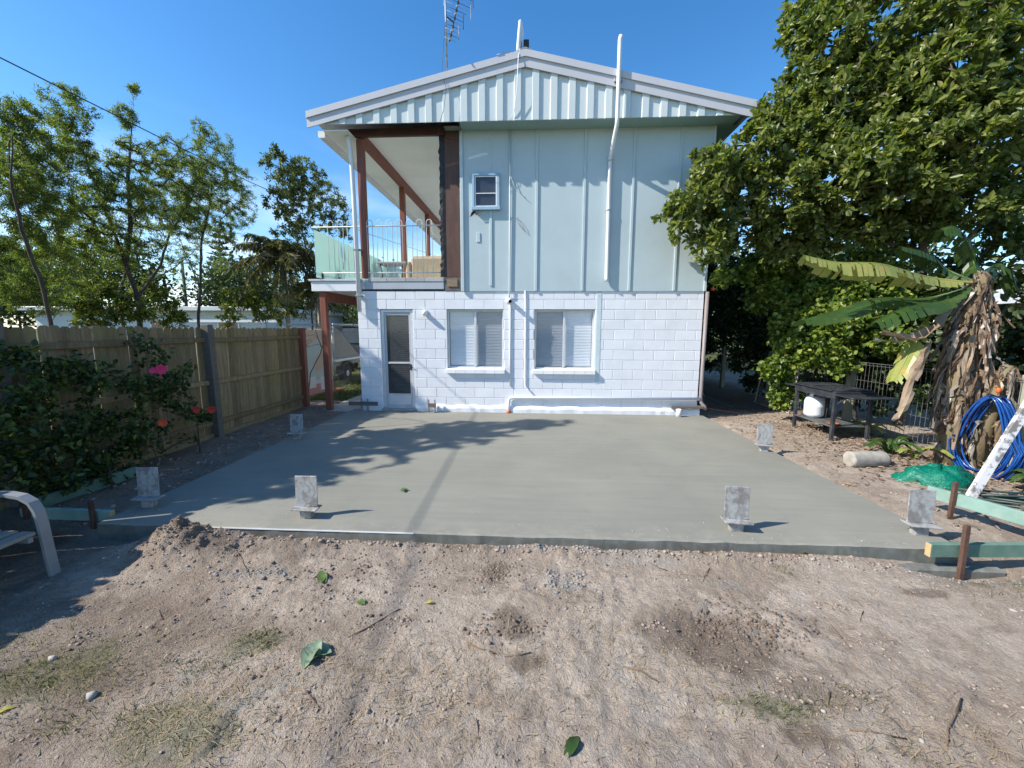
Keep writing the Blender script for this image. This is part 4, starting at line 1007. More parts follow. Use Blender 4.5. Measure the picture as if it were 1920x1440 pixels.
MB().bar((8.355, -1.95, .70), (8.355, -1.72, .55), .03, .012, (1, 0, 0)).build('shelf_strut', BBQ, bb)
MB().cbox((8.31, -1.71, .185), (8.89, -.82, .203), .004).build('bottom_shelf', surf('grey_shelf', (.1, .105, .11), .6, .3, 5, 60, .2), bb)
for k in range(2): MB().lathe((8.5+.12*k, -1.45, .791-.016), [(.018, 0), (.018, .02), (.012, .026)], 10).build('knob', DKM, bb)
gas = thing('gas_bottle', 'white gas bottle standing on the shelf of the barbecue', 'gas bottle', (8.50, -1.02, .204))
GW = surf('white_enamel', (.76, .79, .80), .35, .06, 5, 60, .05, dirt=(.6, .6, .58), dirt_amt=.3)
MB().lathe((8.50, -1.02, .204), [(.10, 0), (.105, .02), (.14, .035), (.148, .07), (.148, .19), (.1495, .195), (.1495, .205), (.148, .21), (.146, .29), (.125, .335), (.08, .365), (.04, .375)], 28).build('cylinder', GW, gas)
m_ = MB()
for i in range(14):
    a0 = R(-60+i*20); a1 = R(-60+(i+1)*20)
    m_.add([(8.5+.085*math.cos(a0), -1.02+.085*math.sin(a0), .555), (8.5+.085*math.cos(a1), -1.02+.085*math.sin(a1), .555), (8.5+.075*math.cos(a1), -1.02+.075*math.sin(a1), .66), (8.5+.075*math.cos(a0), -1.02+.075*math.sin(a0), .66)], [(0, 1, 2, 3)])
m_.build('collar', GW, gas)
m_ = MB(); m_.lathe((8.5, -1.02, .575), [(.02, 0), (.02, .05)], 10); m_.cbox((8.47, -1.06, .6), (8.56, -1.04, .63), .004); m_.build('valve', DKM, gas)
hs = MB().tube([(8.54, -1.05, .62), (8.62, -1.15, .6), (8.6, -1.2, .5), (8.58, -1.22, .35), (8.55, -1.25, .22)], .008, 6).build('gas_hose', DKM, gas)
t = MB(); t.lathe((8.43, -1.60, .2035), [(.06, 0), (.085, .012), (.095, .028), (.085, .026), (.06, .014)], 22)
tag(t.build('saucer', surf('terracotta', (.36, .13, .04), .5, .2, 20)), 'shallow terracotta saucer on the lower barbecue shelf', 'saucer')
t = MB(); c_ = Vector((7.95, -2.92, gz1(7.95, -2.92)+.085)); axm = Vector((.97, .12, -.02)).to_track_quat('Z', 'Y').to_matrix()
t.lathe(c_-axm @ Vector((0, 0, .25)), [(.085, 0), (.098, .006), (.1, .03), (.102, .25), (.1, .47), (.096, .495), (.08, .5)], 22, axm)
for i, p in enumerate(t.v): t.v[i] = tuple(Vector(p)+Vector((random.uniform(-1, 1), random.uniform(-1, 1), random.uniform(-1, 1)))*.006)
tag(t.build('concrete_log', surf('pale_rough_concrete', (.36, .33, .285), .95, .3, 14, 40, .9, dirt=(.3, .26, .21), dirt_amt=.5)), 'pale concrete cylinder lying on the soil beside the slab', 'concrete')

# gate leaning on the fence
gate = thing('mesh_gate', 'bent tube garden gate with wire mesh leaning behind the barbecue', 'gate', (9.0, .9, gz1(9, .9)))
zz = gz1(9.0, 1.0); lean = .16
def gp_(y, z): return (8.92+lean*(z-zz)/1.1+.02*(1.6-y), y, z)
cor = []
for (y, z) in ((1.66, zz+.02), (1.66, zz+.85)): cor.append(gp_(y, z))
for t_ in range(1, 6): a = R(90*t_/6); cor.append(gp_(1.54+.12*math.cos(a), zz+.86+.12*math.sin(a)))
cor.append(gp_(.52, zz+1.0))
for t_ in range(1, 6): a = R(90+0-90*t_/6); cor.append(gp_(.50-.12*math.cos(a), zz+.88+.12*math.sin(a)))
cor += [gp_(.38, zz+.8), gp_(.38, zz+.02), gp_(1.66, zz+.02)]
MB().tube(cor, .018, 8).build('frame', surf('old_galvanised_tube', (.45, .43, .40), .6, .2, 12, 60, .2, metal=.2), gate)
WIRE = surf('fence_wire', (.25, .25, .24), .5, .2, 12, 60, 0, metal=.4)
wm = MB(); rustw = surf('rusty_wire', (.3, .23, .19), .7)
for k in range(8): y = .45+k*.155; wm.tube([gp_(y, zz+.02), gp_(y, zz+.99)], .0035, 4, False)
for k in range(9): z = zz+.08+k*.105; wm.tube([gp_(.38, z), gp_(1.66, z)], .0035, 4, False)
wm.build('wire_mesh', rustw, gate)
# weldmesh boundary fence
wf = thing('wire_fence', 'welded wire boundary fence with timber posts behind the barbecue', 'fence', (9.3, -1, -.05))
FP = [-7.0, -5.2, -3.3, -.62, 1.9, 4.4, 7.0]
POSTM = surf('pale_green_post', (.33, .33, .25), .85, .2, 6, 40, .3)
for i, y in enumerate(FP):
    MB().cbox((9.31, y-.055, -.3), (9.42, y+.055, 1.2), .008).build('post', POSTM, wf)
for i in range(len(FP)-1):
    pn = MB(); a, e = FP[i]+.0, FP[i+1]-.0
    y = a+.03
    while y < e: pn.tube([(9.30, y, .03), (9.30, y, 1.12), (9.285, y, 1.16)], .0028, 4, False); y += .078
    for z in (.06, .45, .85, 1.12): pn.tube([(9.297, a, z), (9.297, e, z)], .003, 4, False)
    pn.tube([(9.285, a, 1.16), (9.285, e, 1.16)], .004, 4, False)
    pn.build('wire_panel', WIRE, wf)
# blue hose coil on the fence post
hose = thing('hose_coil', 'coil of blue hose hanging on the wire fence', 'hose', (9.18, -3.15, -.02))
m, nt, b = new_mat('blue_plastic'); b.inputs['Base Color'].default_value = (.01, .085, .36, 1); b.inputs['Roughness'].default_value = .22
b.inputs['Specular IOR Level'].default_value = .6
nt.links.new(ramp(nt, noise(nt, 7, 4, .6, coords(nt)), [(.3, (.004, .03, .15)), (.7, (.012, .09, .34))]), b.inputs['Base Color']); BLUEP = m
for k in range(15):
    w_ = .27+random.uniform(-.07, .07); h_ = .50+random.uniform(-.05, .05); x = 9.08+random.uniform(-.06, .06); pts = []
    yo = -3.22+random.uniform(-.04, .04); tw = random.uniform(-.08, .08)
    for i in range(26):
        a = 2*math.pi*i/25; s_, c2 = math.sin(a), math.cos(a)
        ww = w_*(.55+.45*(1-(c2+1)/2)) if c2 > 0 else w_
        pts.append((x+tw*s_*.6+.02*c2-.25*s_*ww, yo+ww*s_, .93-h_+h_*c2))
    MB().tube(pts, .0105, 7, False).build('hose_loop', BLUEP, hose)
MB().tube([(9.31, -3.22, .95), (9.1, -3.22, .93), (8.99, -3.22, .97)], .012, 6).build('hook', DKM, hose)
MB().lathe((9.02, -3.3, .99), [(.012, 0), (.022, .012), (.022, .05), (.012, .06)], 10).build('tap_fitting', surf('orange_fitting', (.7, .12, .03), .4), hose)
# green plastic bag
vs, fs = [], []; nu, nv = 30, 16
bc = Vector((8.33, -3.5, gz1(8.33, -3.5)-.03))
for j in range(nv+1):
    th = math.pi*.5*j/nv
    for i in range(nu):
        ph = 2*math.pi*i/nu
        f_ = 1+.10*math.sin(3*ph+1)+.08*math.sin(7*ph+2*j*.3)+.06*math.sin(11*ph-j*.7)
        if math.cos(ph-2.9) > .93: f_ += .35*math.cos(th)
        rx, ry = .34*f_, .24*f_
        z = .2*math.sin(th)*(1+.12*math.sin(5*ph+j*.6)+.08*math.sin(9*ph))
        vs.append(bc+Vector((rx*math.cos(th)**.7*math.cos(ph), ry*math.cos(th)**.7*math.sin(ph), z)))
for j in range(nv):
    for i in range(nu): a = j*nu+i; b_ = j*nu+(i+1) % nu; fs.append((a, b_, b_+nu, a+nu))
m, nt, b = new_mat('green_plastic_film'); b.inputs['Base Color'].default_value = (.0, .16, .1, 1); b.inputs['Roughness'].default_value = .25
bump(nt, b, noise(nt, 14, 5, .65, coords(nt), 1.2), .9, .03)
tag(MB().add(vs, fs, True).build('plastic_bag', m), 'crumpled shiny green plastic bag on the soil by the dead leaves', 'bag')

# sheets and planks stored in the dark passage
SHT = surf('pale_grey_sheet', (.35, .37, .4), .7, .15, 5, 60, .1)
st_ = thing('leaning_sheet', 'large pale grey board leaning in the dark passage by the house', 'board', (7.25, 2.0, -.08))
MB().bar((7.42, 2.1, -.08), (7.0, 2.1, 1.45), 1.5, .012, (1, 0, .27)).build('board', SHT, st_)
st2 = thing('leaning_sheet', 'smaller pale board tilted against the wall in the passage', 'board', (7.5, 1.2, -.08))
MB().bar((7.62, 1.5, -.06), (7.3, 3.0, 1.3), .7, .012, (1, 0, .2)).build('board', SHT, st2)
for k, lb in enumerate(('brown plank leaning deep in the dark passage', 'grey plank lying along the passage floor', 'long dark plank lying behind the leaning boards')):
    a, e = [((7.8, 2.4, -.08), (7.2, 3.6, 1.6)), ((7.7, .7, -.06), (8.5, 4.5, -.05)), ((8.1, 1.2, -.05), (8.3, 5.5, -.04))][k]
    tag(MB().bar(a, e, .14, .03, (1, 0, .3) if k == 0 else (0, 0, 1)).build('plank', WTH), lb, 'plank')

# ================================================================ beyond the timber post: path, mesh fence, trailer, car
struct(MB().box((-.95, -.02, -.2), (-.02, 11, -.018)).build('path', surf('pale_path_concrete', (.42, .39, .34), .9, .15, 3, 60, .3)))
tf = thing('mesh_fence_panel', 'galvanised temporary fence panel with wire mesh on the lawn', 'fence', (-2.05, 3.7, -.1), 'temporary fence panels on the lawn')
def tpanel(t, a, e, z0, z1):
    a = Vector(a); e = Vector(e); U = Vector((0, 0, 1))
    MB().tube([a+U*z0, a+U*z1, e+U*z1, e+U*z0, a+U*z0], .021, 8).build('frame', GALV, t)
    mm = MB(); n_ = 26
    for k in range(1, n_): q = a.lerp(e, k/n_); mm.tube([q+U*z0, q+U*z1], .0022, 3, False)
    for k in range(1, 8): z = z0+(z1-z0)*k/8; mm.tube([a+U*z, e+U*z], .0022, 3, False)
    mm.build('wire_mesh', GALV, t)
tpanel(tf, (-1.88, 2.62, 0), (-2.30, 5.4, 0), -.02, 1.80)
tf2 = thing('banner_fence_panel', 'temporary fence panel carrying a faded printed banner', 'fence', (-1.95, 1.6, -.1), 'temporary fence panels on the lawn')
tpanel(tf2, (-2.06, .75, 0), (-1.90, 2.55, 0), -.02, 1.80)
m, nt, b = new_mat('banner_print'); v = coords(nt)
sx_ = _n(nt, 'ShaderNodeSeparateXYZ'); nt.links.new(v, sx_.inputs[0])
c = mixc(nt, ramp(nt, noise(nt, 1.5, 2, .4, v), [(.47, (0, 0, 0)), (.53, (1, 1, 1))]), (.52, .62, .60), (.62, .48, .38))
c = mixc(nt, ramp(nt, maprange(nt, sx_.outputs['Z'], 0, 1), [(.40, (1, 1, 1)), (.42, (0, 0, 0))]), c, (.72, .74, .74))
c = mixc(nt, ramp(nt, sx_.outputs['Z'], [(.30, (1, 1, 1)), (.31, (0, 0, 0))]), c, (.62, .3, .27))
nt.links.new(c, b.inputs['Base Color']); b.inputs['Roughness'].default_value = .7
MB().bar((-2.02, .80, .86), (-1.872, 2.5, .86), 1.62, .004, (1, -.1, 0), .001).build('banner', m, tf2)
for y, z0_, z1_ in ((1.45, .22, .5), (1.95, .12, .46)):
    MB().bar((-1.958+.087*(y-1.45)-.0, y, (z0_+z1_)/2), (-1.958+.087*(y-1.15), y+.3, (z0_+z1_)/2), z1_-z0_, .012, (1, -.1, 0), .001).build('printed_panel', PLW, tf2)
ORG = surf('orange_block_plastic', (.55, .16, .07), .6, .15)
ft = MB(); ft.prism([(2.3, -.09), (2.98, -.09), (2.86, .03), (2.7, .05), (2.58, .05), (2.42, .03)], -2.0, -1.76, 'X')
tag(ft.build('ballast_block', ORG, None, True), 'orange plastic ballast block under the temporary fence panels', 'block')
tr_ = thing('box_trailer', 'grey camping trailer with sloped canvas side parked on the lawn', 'trailer', (-3.3, 5.3, -.1))
GRT = surf('grey_trailer_paint', (.34, .34, .31), .6, .12); 
MB().cbox((-4.2, 4.3, .50), (-2.72, 6.3, .78), .02).build('tray', GRT, tr_)
MB().prism([(4.32, .782), (6.25, .782), (4.75, 1.72), (4.4, 1.74)], -4.15, -2.76, 'X').build('sloped_cover', surf('canvas_grey', (.37, .36, .33), .85, .1, 5, 120, .2), tr_, True)
MB().cbox((-2.72, 4.2, .66), (-2.6, 6.4, .74), .01).build('side_rail', ALU, tr_)
MB().tube([(-2.66, 4.25, .7), (-2.66, 4.25, 1.85), (-2.66, 6.3, 1.85), (-2.66, 6.3, .7)], .022, 8).build('roof_rack', ALU, tr_)
MB().tube([(-3.4, 6.3, .5), (-3.4, 7.6, .45)], .04, 8).build('drawbar', GALV, tr_)
RUB = surf('tyre_rubber', (.02, .02, .021), .8); ROTY = Matrix.Rotation(R(90), 3, 'Y')
def wheel(par, x, y, r_, side):
    wo_ = MB().lathe((x-.1, y, -.1+r_), [(r_*.62, 0), (r_*.95, .01), (r_, .05), (r_, .15), (r_*.95, .19), (r_*.62, .2)], 26, ROTY).build('wheel', RUB, par)
    xx = x+.1 if side > 0 else x-.1
    MB().lathe((xx-.02, y, -.1+r_), [(r_*.6, 0), (r_*.6, .02), (r_*.4, .012), (r_*.2, .03), (r_*.1, .035)], 20, ROTY).build('rim', surf('white_rim', (.7, .7, .7), .4) if 'white_rim' not in bpy.data.materials else bpy.data.materials['white_rim'], wo_)
    for k in range(6):
        a = R(60*k); MB().lathe((xx+.001, y+r_*.42*math.cos(a), -.1+r_+r_*.42*math.sin(a)), [(r_*.09, 0), (r_*.09, .003)], 8, ROTY).build('rim_slot', RUB, wo_)
wheel(tr_, -2.72, 5.05, .33, 1); wheel(tr_, -4.2, 5.05, .33, -1)
gq = []
for k in range(9): a = R(180*k/8); gq.append((5.05+.45*math.cos(a), .23+.42*math.sin(a)))
for k in range(8, -1, -1): a = R(180*k/8); gq.append((5.05+.42*math.cos(a), .23+.39*math.sin(a)))
MB().prism(gq, -2.84, -2.58, 'X').build('mudguard', DKM, tr_, True)
car = thing('parked_car', 'dark four wheel drive with white bumper parked behind the trailer', 'car', (-3.4, 10, -.1))
CARP = surf('dark_car_paint', (.03, .032, .045), .25, .1, spec=.6)
pr = [(8.1, .35), (12.6, .35), (12.6, .95), (11.5, 1.05), (10.8, 1.68), (8.4, 1.72), (8.1, 1.05)]
MB().prism(pr, -4.3, -2.55, 'X').build('body', CARP, car, True)
MB().prism([(8.5, 1.1), (10.9, 1.1), (10.55, 1.6), (8.6, 1.62)], -2.552, -2.54, 'X').build('side_window', surf('car_glass', (.05, .06, .07), .05, .1), car, True)
MB().cbox((-4.2, 8.088, 1.12), (-2.65, 8.14, 1.62), .01, Matrix.Rotation(R(-6), 3, 'X')).build('rear_window', bpy.data.materials['car_glass'], car)
MB().cbox((-4.3, 7.98, .4), (-2.55, 8.098, .62), .03).build('bumper', PLW, car)
for x in (-4.2, -2.8): MB().cbox((x, 8.07, .8), (x+.14, 8.099, 1.05), .01).build('tail_light', surf('red_lens', (.4, .02, .02), .2) if 'red_lens' not in bpy.data.materials else bpy.data.materials['red_lens'], car)
for y in (8.95, 11.7): wheel(car, -2.62, y, .36, 1); wheel(car, -4.2, y, .36, -1)

# ================================================================ neighbours and the overhead cable
nb = thing('neighbour_house', 'low white house with flat grey roof beyond the paling fence', 'house', (-14, 13, -.1))
NBW = surf('white_weatherboard', (.62, .64, .66), .7, .06, 2, 60, .05)
MB().box((-21, 10.9, -.3), (-9.3, 19, 2.52)).build('wall', NBW, nb)
MB().cbox((-21.5, 10.4, 2.521), (-9.0, 19.4, 2.72), .02).build('roof', surf('pale_metal_roof', (.52, .54, .56), .35, .08, 1, 60, .05, metal=.2), nb)
for z in np.arange(.1, 2.45, .28): MB().box((-21, 10.88, z), (-9.29, 10.899, z+.262)).build('weatherboard', NBW, nb)
for x in (-18.5, -15, -11.6):
    f_ = MB().cbox((x-.06, 10.83, .95), (x+1.06, 10.8795, 2.15), .01).build('window', ALU, nb); MB().box((x+.03, 10.825, 1.02), (x+.97, 10.829, 2.08)).build('pane', bpy.data.materials['dark_glass'], f_)
MB().cbox((-12.6, 10.3, 1.98), (-8.2, 10.34, 2.1), .005).build('carport_beam', NBW, nb)
nb2 = thing('neighbour_house', 'brick house with tiled roof behind the wire fence and trees', 'house', (22, 3, -.1))
MB().box((19.5, -3.0, -.3), (25, 9, 2.6)).build('wall', surf('grey_beige_brick', (.24, .22, .2), .9, .2, 8, 60, .3), nb2)
MB().prism([(19.0, 2.6), (25.6, 2.6), (22.3, 4.2)], -3.5, 9.5).build('roof', surf('pale_roof_tile', (.45, .45, .46), .6, .2, 5, 30, .3), nb2, True)
wn = MB().cbox((19.44, -1.2, 1.0), (19.499, .2, 2.1), .01).build('window', WHT, nb2); MB().box((19.435, -1.1, 1.08), (19.439, .1, 2.02)).build('pane', bpy.data.materials['dark_glass'], wn)
cb = MB(); pts = [(-4, -26, 6.6), (-4, -12, 5.75), (-4, -2.34, 5.50), (-4, .06, 5.53), (-4, 2.75, 5.57), (-4, 10.4, 5.97), (-4, 24, 7.3), (-4, 42, 9.2)]
cb.tube(pts, .010, 8); tag(cb.build('overhead_cable', DKM), 'black overhead service cable crossing the sky above the trees', 'cable')
for y, z, lb in ((42, 9.4, 'timber power pole carrying the cable beyond the house'), (-26, 6.8, 'timber power pole carrying the cable behind the yard')):
    po = thing('power_pole', lb, 'pole', (-4, y, -.12)); MB().tube([(-4, y+.15, -.3), (-4, y+.15, z)], [.15, .11], 10).build('shaft', WTH, po)
    MB().cbox((-4.9, y+.02, z-.35), (-3.1, y+.13, z-.23), .01).build('crossarm', WTH, po)
po = thing('power_pole', 'slender far power pole seen between the tree trunks', 'pole', (-30.7, 31, -.12)); MB().tube([(-30.7, 31, -.3), (-30.7, 31, 8.4)], [.16, .12], 8).build('shaft', WTH, po)
MB().cbox((-31.6, 30.8, 7.9), (-29.8, 30.87, 8.02), .01).build('crossarm', WTH, po)
# ================================================================ plants: skeletons and leaves
def unit(a): return a/np.maximum(np.linalg.norm(a, axis=-1, keepdims=True), 1e-9)
class Skel:
    def __init__(s, n=60000): s.P = np.zeros((n, 3)); s.par = np.full(n, -1); s.n = 0; s.paths = []
    def node(s, p, par): s.P[s.n] = p; s.par[s.n] = par; s.n += 1; return s.n-1
    def near(s, t, zw=0.6):
        d = s.P[:s.n]-t; c = np.linalg.norm(d, axis=1)+zw*np.maximum(0, d[:, 2]); return int(np.argmin(c))
    def stem(s, pts, step=.15, wob=.02):
        pts = np.array(pts, float)
        if s.n == 0: cur = s.node(pts[0], -1)
        else: cur = s.near(pts[0], 0)
        path = [cur]
        for a, b in zip(pts[:-1], pts[1:]):
            k = max(2, int(np.linalg.norm(b-a)/step))
            for i in range(1, k+1):
                q = a+(b-a)*i/k+rng.normal(0, wob*step*2, 3)*(i < k); cur = s.node(q, cur); path.append(cur)
        s.paths.append((path, False))
    def twig(s, t, up=.15, seg=.16, jit=.05):
        i = s.near(t); p0 = s.P[i].copy(); d = np.linalg.norm(t-p0)
        if d < .04: return
        pd = p0-s.P[s.par[i]] if s.par[i] >= 0 else np.array([0, 0, 1.]); pd = pd/max(np.linalg.norm(pd), 1e-6)
        c = p0+pd*d*.35+np.array([0, 0, up*d])
        k = int(np.clip(d/seg, 2, 12)); cur = i; path = [i]
        for j in range(1, k+1):
            u = j/k; q = (1-u)**2*p0+2*u*(1-u)*c+u*u*t+rng.normal(0, jit*d/k, 3)*(j < k)
            cur = s.node(q, cur); path.append(cur)
        s.paths.append((path, True))
    def radii(s, r0=.0035, e=2.75, cap=9):
        r = np.zeros(s.n); r[:] = 0
        a = np.zeros(s.n)
        for i in range(s.n-1, -1, -1):
            if a[i] == 0: a[i] = r0**e
            if s.par[i] >= 0: a[s.par[i]] += a[i]
        return np.minimum(a**(1/e), cap)
    def mesh(s, r):
        m = MB(); r = r.copy()
        for path, tw in s.paths:
            if tw: continue
            for j, i in enumerate(path):
                if j: r[i] = r[i]*(1-.45*j/len(path))*min(1, (1-j/len(path))*2.4+.2)
        for i in range(s.n):
            if s.par[i] >= 0: r[i] = min(r[i], r[s.par[i]]*.985)
        for path, tw in s.paths:
            rr = [r[i] for i in path]
            if len(rr) > 1: rr[0] = min(rr[0], rr[1]*1.25)
            m.tube([s.P[i] for i in path], rr, 8 if rr[0] > .03 else (5 if rr[0] > .008 else 3), cap=False)
        return m
def ball(n, c, r, sq=(1, 1, 1), shell=0.0):
    v = unit(rng.normal(size=(n, 3)))*(shell+(1-shell)*rng.random((n, 1)))**(1/3.)
    return np.asarray(c)+v*np.asarray(sq)*r
def pxblob(x, y, r, X=None, D=None):
    c = PX(x, y, X) if X is not None else PD(x, y, D)
    return c, r*float((c-CAM)@_fw)/FPX
LEAFUP = unit(np.array([0, 0, .6])-SD*.7)      # leaves turn their upper side to the light
def leafmesh(name, base, dirs, ln, wd, shape='broad', fold=.25, droop=.15, parent=None, mat=None, rnd=None, upb=.6):
    n = len(base); dirs = unit(dirs)
    up = unit(rng.normal(size=(n, 3))*(1-upb)+LEAFUP*upb)
    s = unit(np.cross(dirs, up)); nn = np.cross(s, dirs)
    prof = {'broad': [(.32, .36), (.72, .5)], 'narrow': [(.3, .5), (.65, .4)], 'oval': [(.28, .48), (.66, .46)], 'round': [(.2, .5), (.7, .52)]}[shape]
    ln = np.broadcast_to(ln, n)[:, None]; wd = np.broadcast_to(wd, n)[:, None]
    def pt(t, w): return base+dirs*(t*ln)+s*(w*wd)+nn*(abs(w)*wd*fold*2-droop*ln*t*t)
    V = np.stack([pt(0, 0), pt(prof[0][0], -prof[0][1]), pt(prof[1][0], -prof[1][1]), pt(1, 0), pt(prof[1][0], prof[1][1]), pt(prof[0][0], prof[0][1])], 1).reshape(-1, 3)
    F = (np.array([[0, 3, 2, 1], [0, 5, 4, 3]])[None]+6*np.arange(n)[:, None, None]).reshape(-1, 4)
    if rnd is None: rnd = rng.random(n)
    o = wloc(parent) if parent is not None else Vector((0, 0, 0))
    return link(name, npmesh(name, V-np.array(o), F, np.repeat(rnd, 6)), mat, parent)
def foliage_points(sk, per, spread, frac=.45, tipw=True):
    """leaf bases and directions along the outer part of every twig"""
    B, Dv = [], []
    for path, tw in sk.paths:
        if not tw: continue
        pts = sk.P[path]; k = len(pts)
        t0 = max(0, int(k*(1-frac))-1)
        seg = pts[t0:]
        u = rng.random(per)**.8*(len(seg)-1); i = np.minimum(u.astype(int), len(seg)-2); f = (u-i)[:, None]
        p = seg[i]*(1-f)+seg[i+1]*f; ax = unit(seg[i+1]-seg[i])
        B.append(p+rng.normal(0, spread*.5, (per, 3))); Dv.append(ax*.75+unit(rng.normal(size=(per, 3)))*.9)
    return np.concatenate(B), np.concatenate(Dv)
BARK = surf('grey_brown_bark', (.12, .095, .075), .95, .4, 9, 35, .7, scale=(2, 2, .6), bd=.01)
BARKD = surf('dark_bark', (.07, .058, .048), .95, .4, 9, 35, .6, scale=(2, 2, .6), bd=.01)
def plant(name, label, cat, base, stems, blobs, per, ln, wd, shape, mat, bark=BARK, r0=.0035, up=.15, frac=.45, group=None, droop=.15, fold=.25, spread=.05, cap=9, upb=.6, seg=.16):
    """blobs: (centre, radius, number of twigs)"""
    t = thing(name, label, cat, tuple(base), group)
    sk = Skel()
    for st in stems: sk.stem(st)
    T = np.concatenate([ball(n, c, r) for c, r, n in blobs])
    T = T[T[:, 2] > base[2]+.05]
    T = T[np.argsort(np.linalg.norm(T-np.array(stems[0][-1]), axis=1)+rng.random(len(T))*.3)]
    for q in T: sk.twig(q, up, seg)
    sk.mesh(sk.radii(r0, cap=cap)).build('trunk', bark, t)
    B, D = foliage_points(sk, per, spread, frac)
    leafmesh('crown', B, D, ln*rng.uniform(.65, 1.2, len(B)), wd*rng.uniform(.7, 1.2, len(B)), shape, fold, droop, t, mat, upb=upb)
    return t

# ---------------------------------------------------------------- trees behind the paling fence
BOT = leafmat('narrow_leaf', [(.07, .11, .035), (.13, .18, .05), (.20, .24, .065), (.30, .31, .11)], .4, .5)
TX = -4.6
def bl(lst, X=TX, n=2.4): return [(*pxblob(x, y, r, X=X+dx), max(4, int(k*n))) for x, y, r, dx, k in lst]
def g0(x, y): return np.array([x, y, gz1(x, y)-.05])
b2 = PX(262, 605, TX)
plant('fence_tree', 'slender tree with forked trunk and a bare spindly shoot behind the fence', 'tree', g0(TX, b2[1]),
      [[g0(TX, b2[1]), b2, PX(258, 560, TX), PX(230, 480, TX), PX(200, 400, TX-.1), PX(165, 310, TX-.1), PX(135, 220, TX-.1)],
       [PX(258, 560, TX), PX(300, 500, TX), PX(318, 440, TX+.1), PX(345, 395, TX+.15), PX(385, 330, TX+.1)],
       [PX(235, 500, TX), PX(245, 420, TX+.2), PX(240, 330, TX+.2), PX(250, 200, TX+.25)]],
      bl([(130, 205, 42, -.1, 34), (105, 270, 48, -.3, 34), (165, 320, 55, -.2, 44), (190, 400, 50, .1, 40), (240, 360, 50, .3, 40), (235, 220, 20, .25, 16), (250, 165, 10, .25, 6), (262, 290, 36, .2, 20),
          (300, 330, 52, 0, 36), (300, 400, 52, .2, 36), (350, 330, 48, .1, 36), (345, 400, 46, .1, 30), (390, 300, 44, .1, 26), (320, 280, 30, 0, 12), (380, 250, 24, 0, 9), (215, 470, 45, -.2, 22), (150, 450, 40, -.4, 18), (280, 460, 40, .4, 14)]),
      38, .066, .0125, 'narrow', BOT, BARKD, .0058, .35, .85, 'slender trees behind the paling fence', cap=.11)
b3 = PX(372, 605, TX)
plant('fence_tree', 'slender straight stemmed tree by the fence post, tufted top', 'tree', g0(TX, b3[1]),
      [[g0(TX, b3[1]), b3, PX(376, 520, TX), PX(378, 450, TX), PX(395, 380, TX), PX(400, 300, TX)], [PX(376, 540, TX), PX(350, 480, TX-.1), PX(330, 430, TX-.1)]],
      bl([(400, 330, 40, .1, 36), (430, 370, 40, .2, 36), (450, 340, 28, 0, 18), (385, 260, 24, 0, 10), (420, 270, 18, 0, 6), (395, 420, 40, 0, 24), (365, 390, 38, -.1, 26), (340, 470, 30, -.1, 9), (420, 440, 28, .2, 10), (455, 400, 30, .2, 14), (360, 340, 44, .2, 26), (340, 420, 36, 0, 16), (430, 310, 30, 0, 14)]),
      38, .066, .0125, 'narrow', BOT, BARKD, .005, .35, .85, 'slender trees behind the paling fence', cap=.075)
TX = -3.4
b1 = PX(95, 605, TX)
plant('fence_tree', 'leafy leaning tree over the shaded end of the fence', 'tree', g0(TX, b1[1]),
      [[g0(TX, b1[1]), b1, PX(75, 520, TX), PX(40, 430, TX), PX(20, 330, TX), PX(25, 230, TX)], [PX(80, 540, TX), PX(110, 450, TX+.1), PX(105, 380, TX+.1)], [b1, PX(125, 560, TX), PX(150, 480, TX-.2)]],
      bl([(20, 210, 40, 0, 30), (40, 270, 48, 0, 40), (15, 340, 50, .2, 36), (75, 330, 45, 0, 36), (70, 400, 50, .2, 40), (120, 390, 38, .1, 26), (30, 450, 50, .2, 34), (90, 470, 45, 0, 30), (140, 470, 35, -.2, 20), (20, 540, 45, .2, 26), (75, 555, 45, .3, 26), (150, 540, 40, 0, 22), (-40, 330, 60, 0, 30), (-40, 450, 60, 0, 24)]),
      38, .066, .0125, 'narrow', BOT, BARKD, .0034, .35, .85, 'slender trees behind the paling fence', cap=.042)
t0 = np.array([-3.9, -4.5, gz1(-3.9, -4.5)-.05])
plant('fence_tree', 'tall slender tree behind the fence whose shadow lies across the slab', 'tree', t0,
      [[t0, t0+[.1, .1, 1.6], t0+[.1, .2, 3.2], t0+[-.2, .5, 5.2]], [t0+[.1, .1, 1.6], t0+[.5, -.5, 3.2]]],
      [(np.array(c), r_, int(n_*1.6)) for c, r_, n_ in (((-3.6, -4.7, 3.9), .75, 60), ((-4.0, -4.2, 5.0), .8, 70), ((-4.3, -3.9, 6.0), .7, 50), ((-3.3, -5.4, 3.4), .6, 50), ((-4.4, -4.6, 4.4), .6, 36), ((-3.5, -4.0, 3.2), .5, 30), ((-4.3, -3.7, 6.9), .4, 22), ((-3.2, -4.9, 3.0), .5, 40), ((-3.7, -3.7, 4.2), .5, 40), ((-3.9, -3.5, 5.3), .5, 40))],
      95, .09, .018, 'narrow', BOT, BARKD, .0034, .35, .8, 'slender trees behind the paling fence', cap=.042)
TX = -4.2
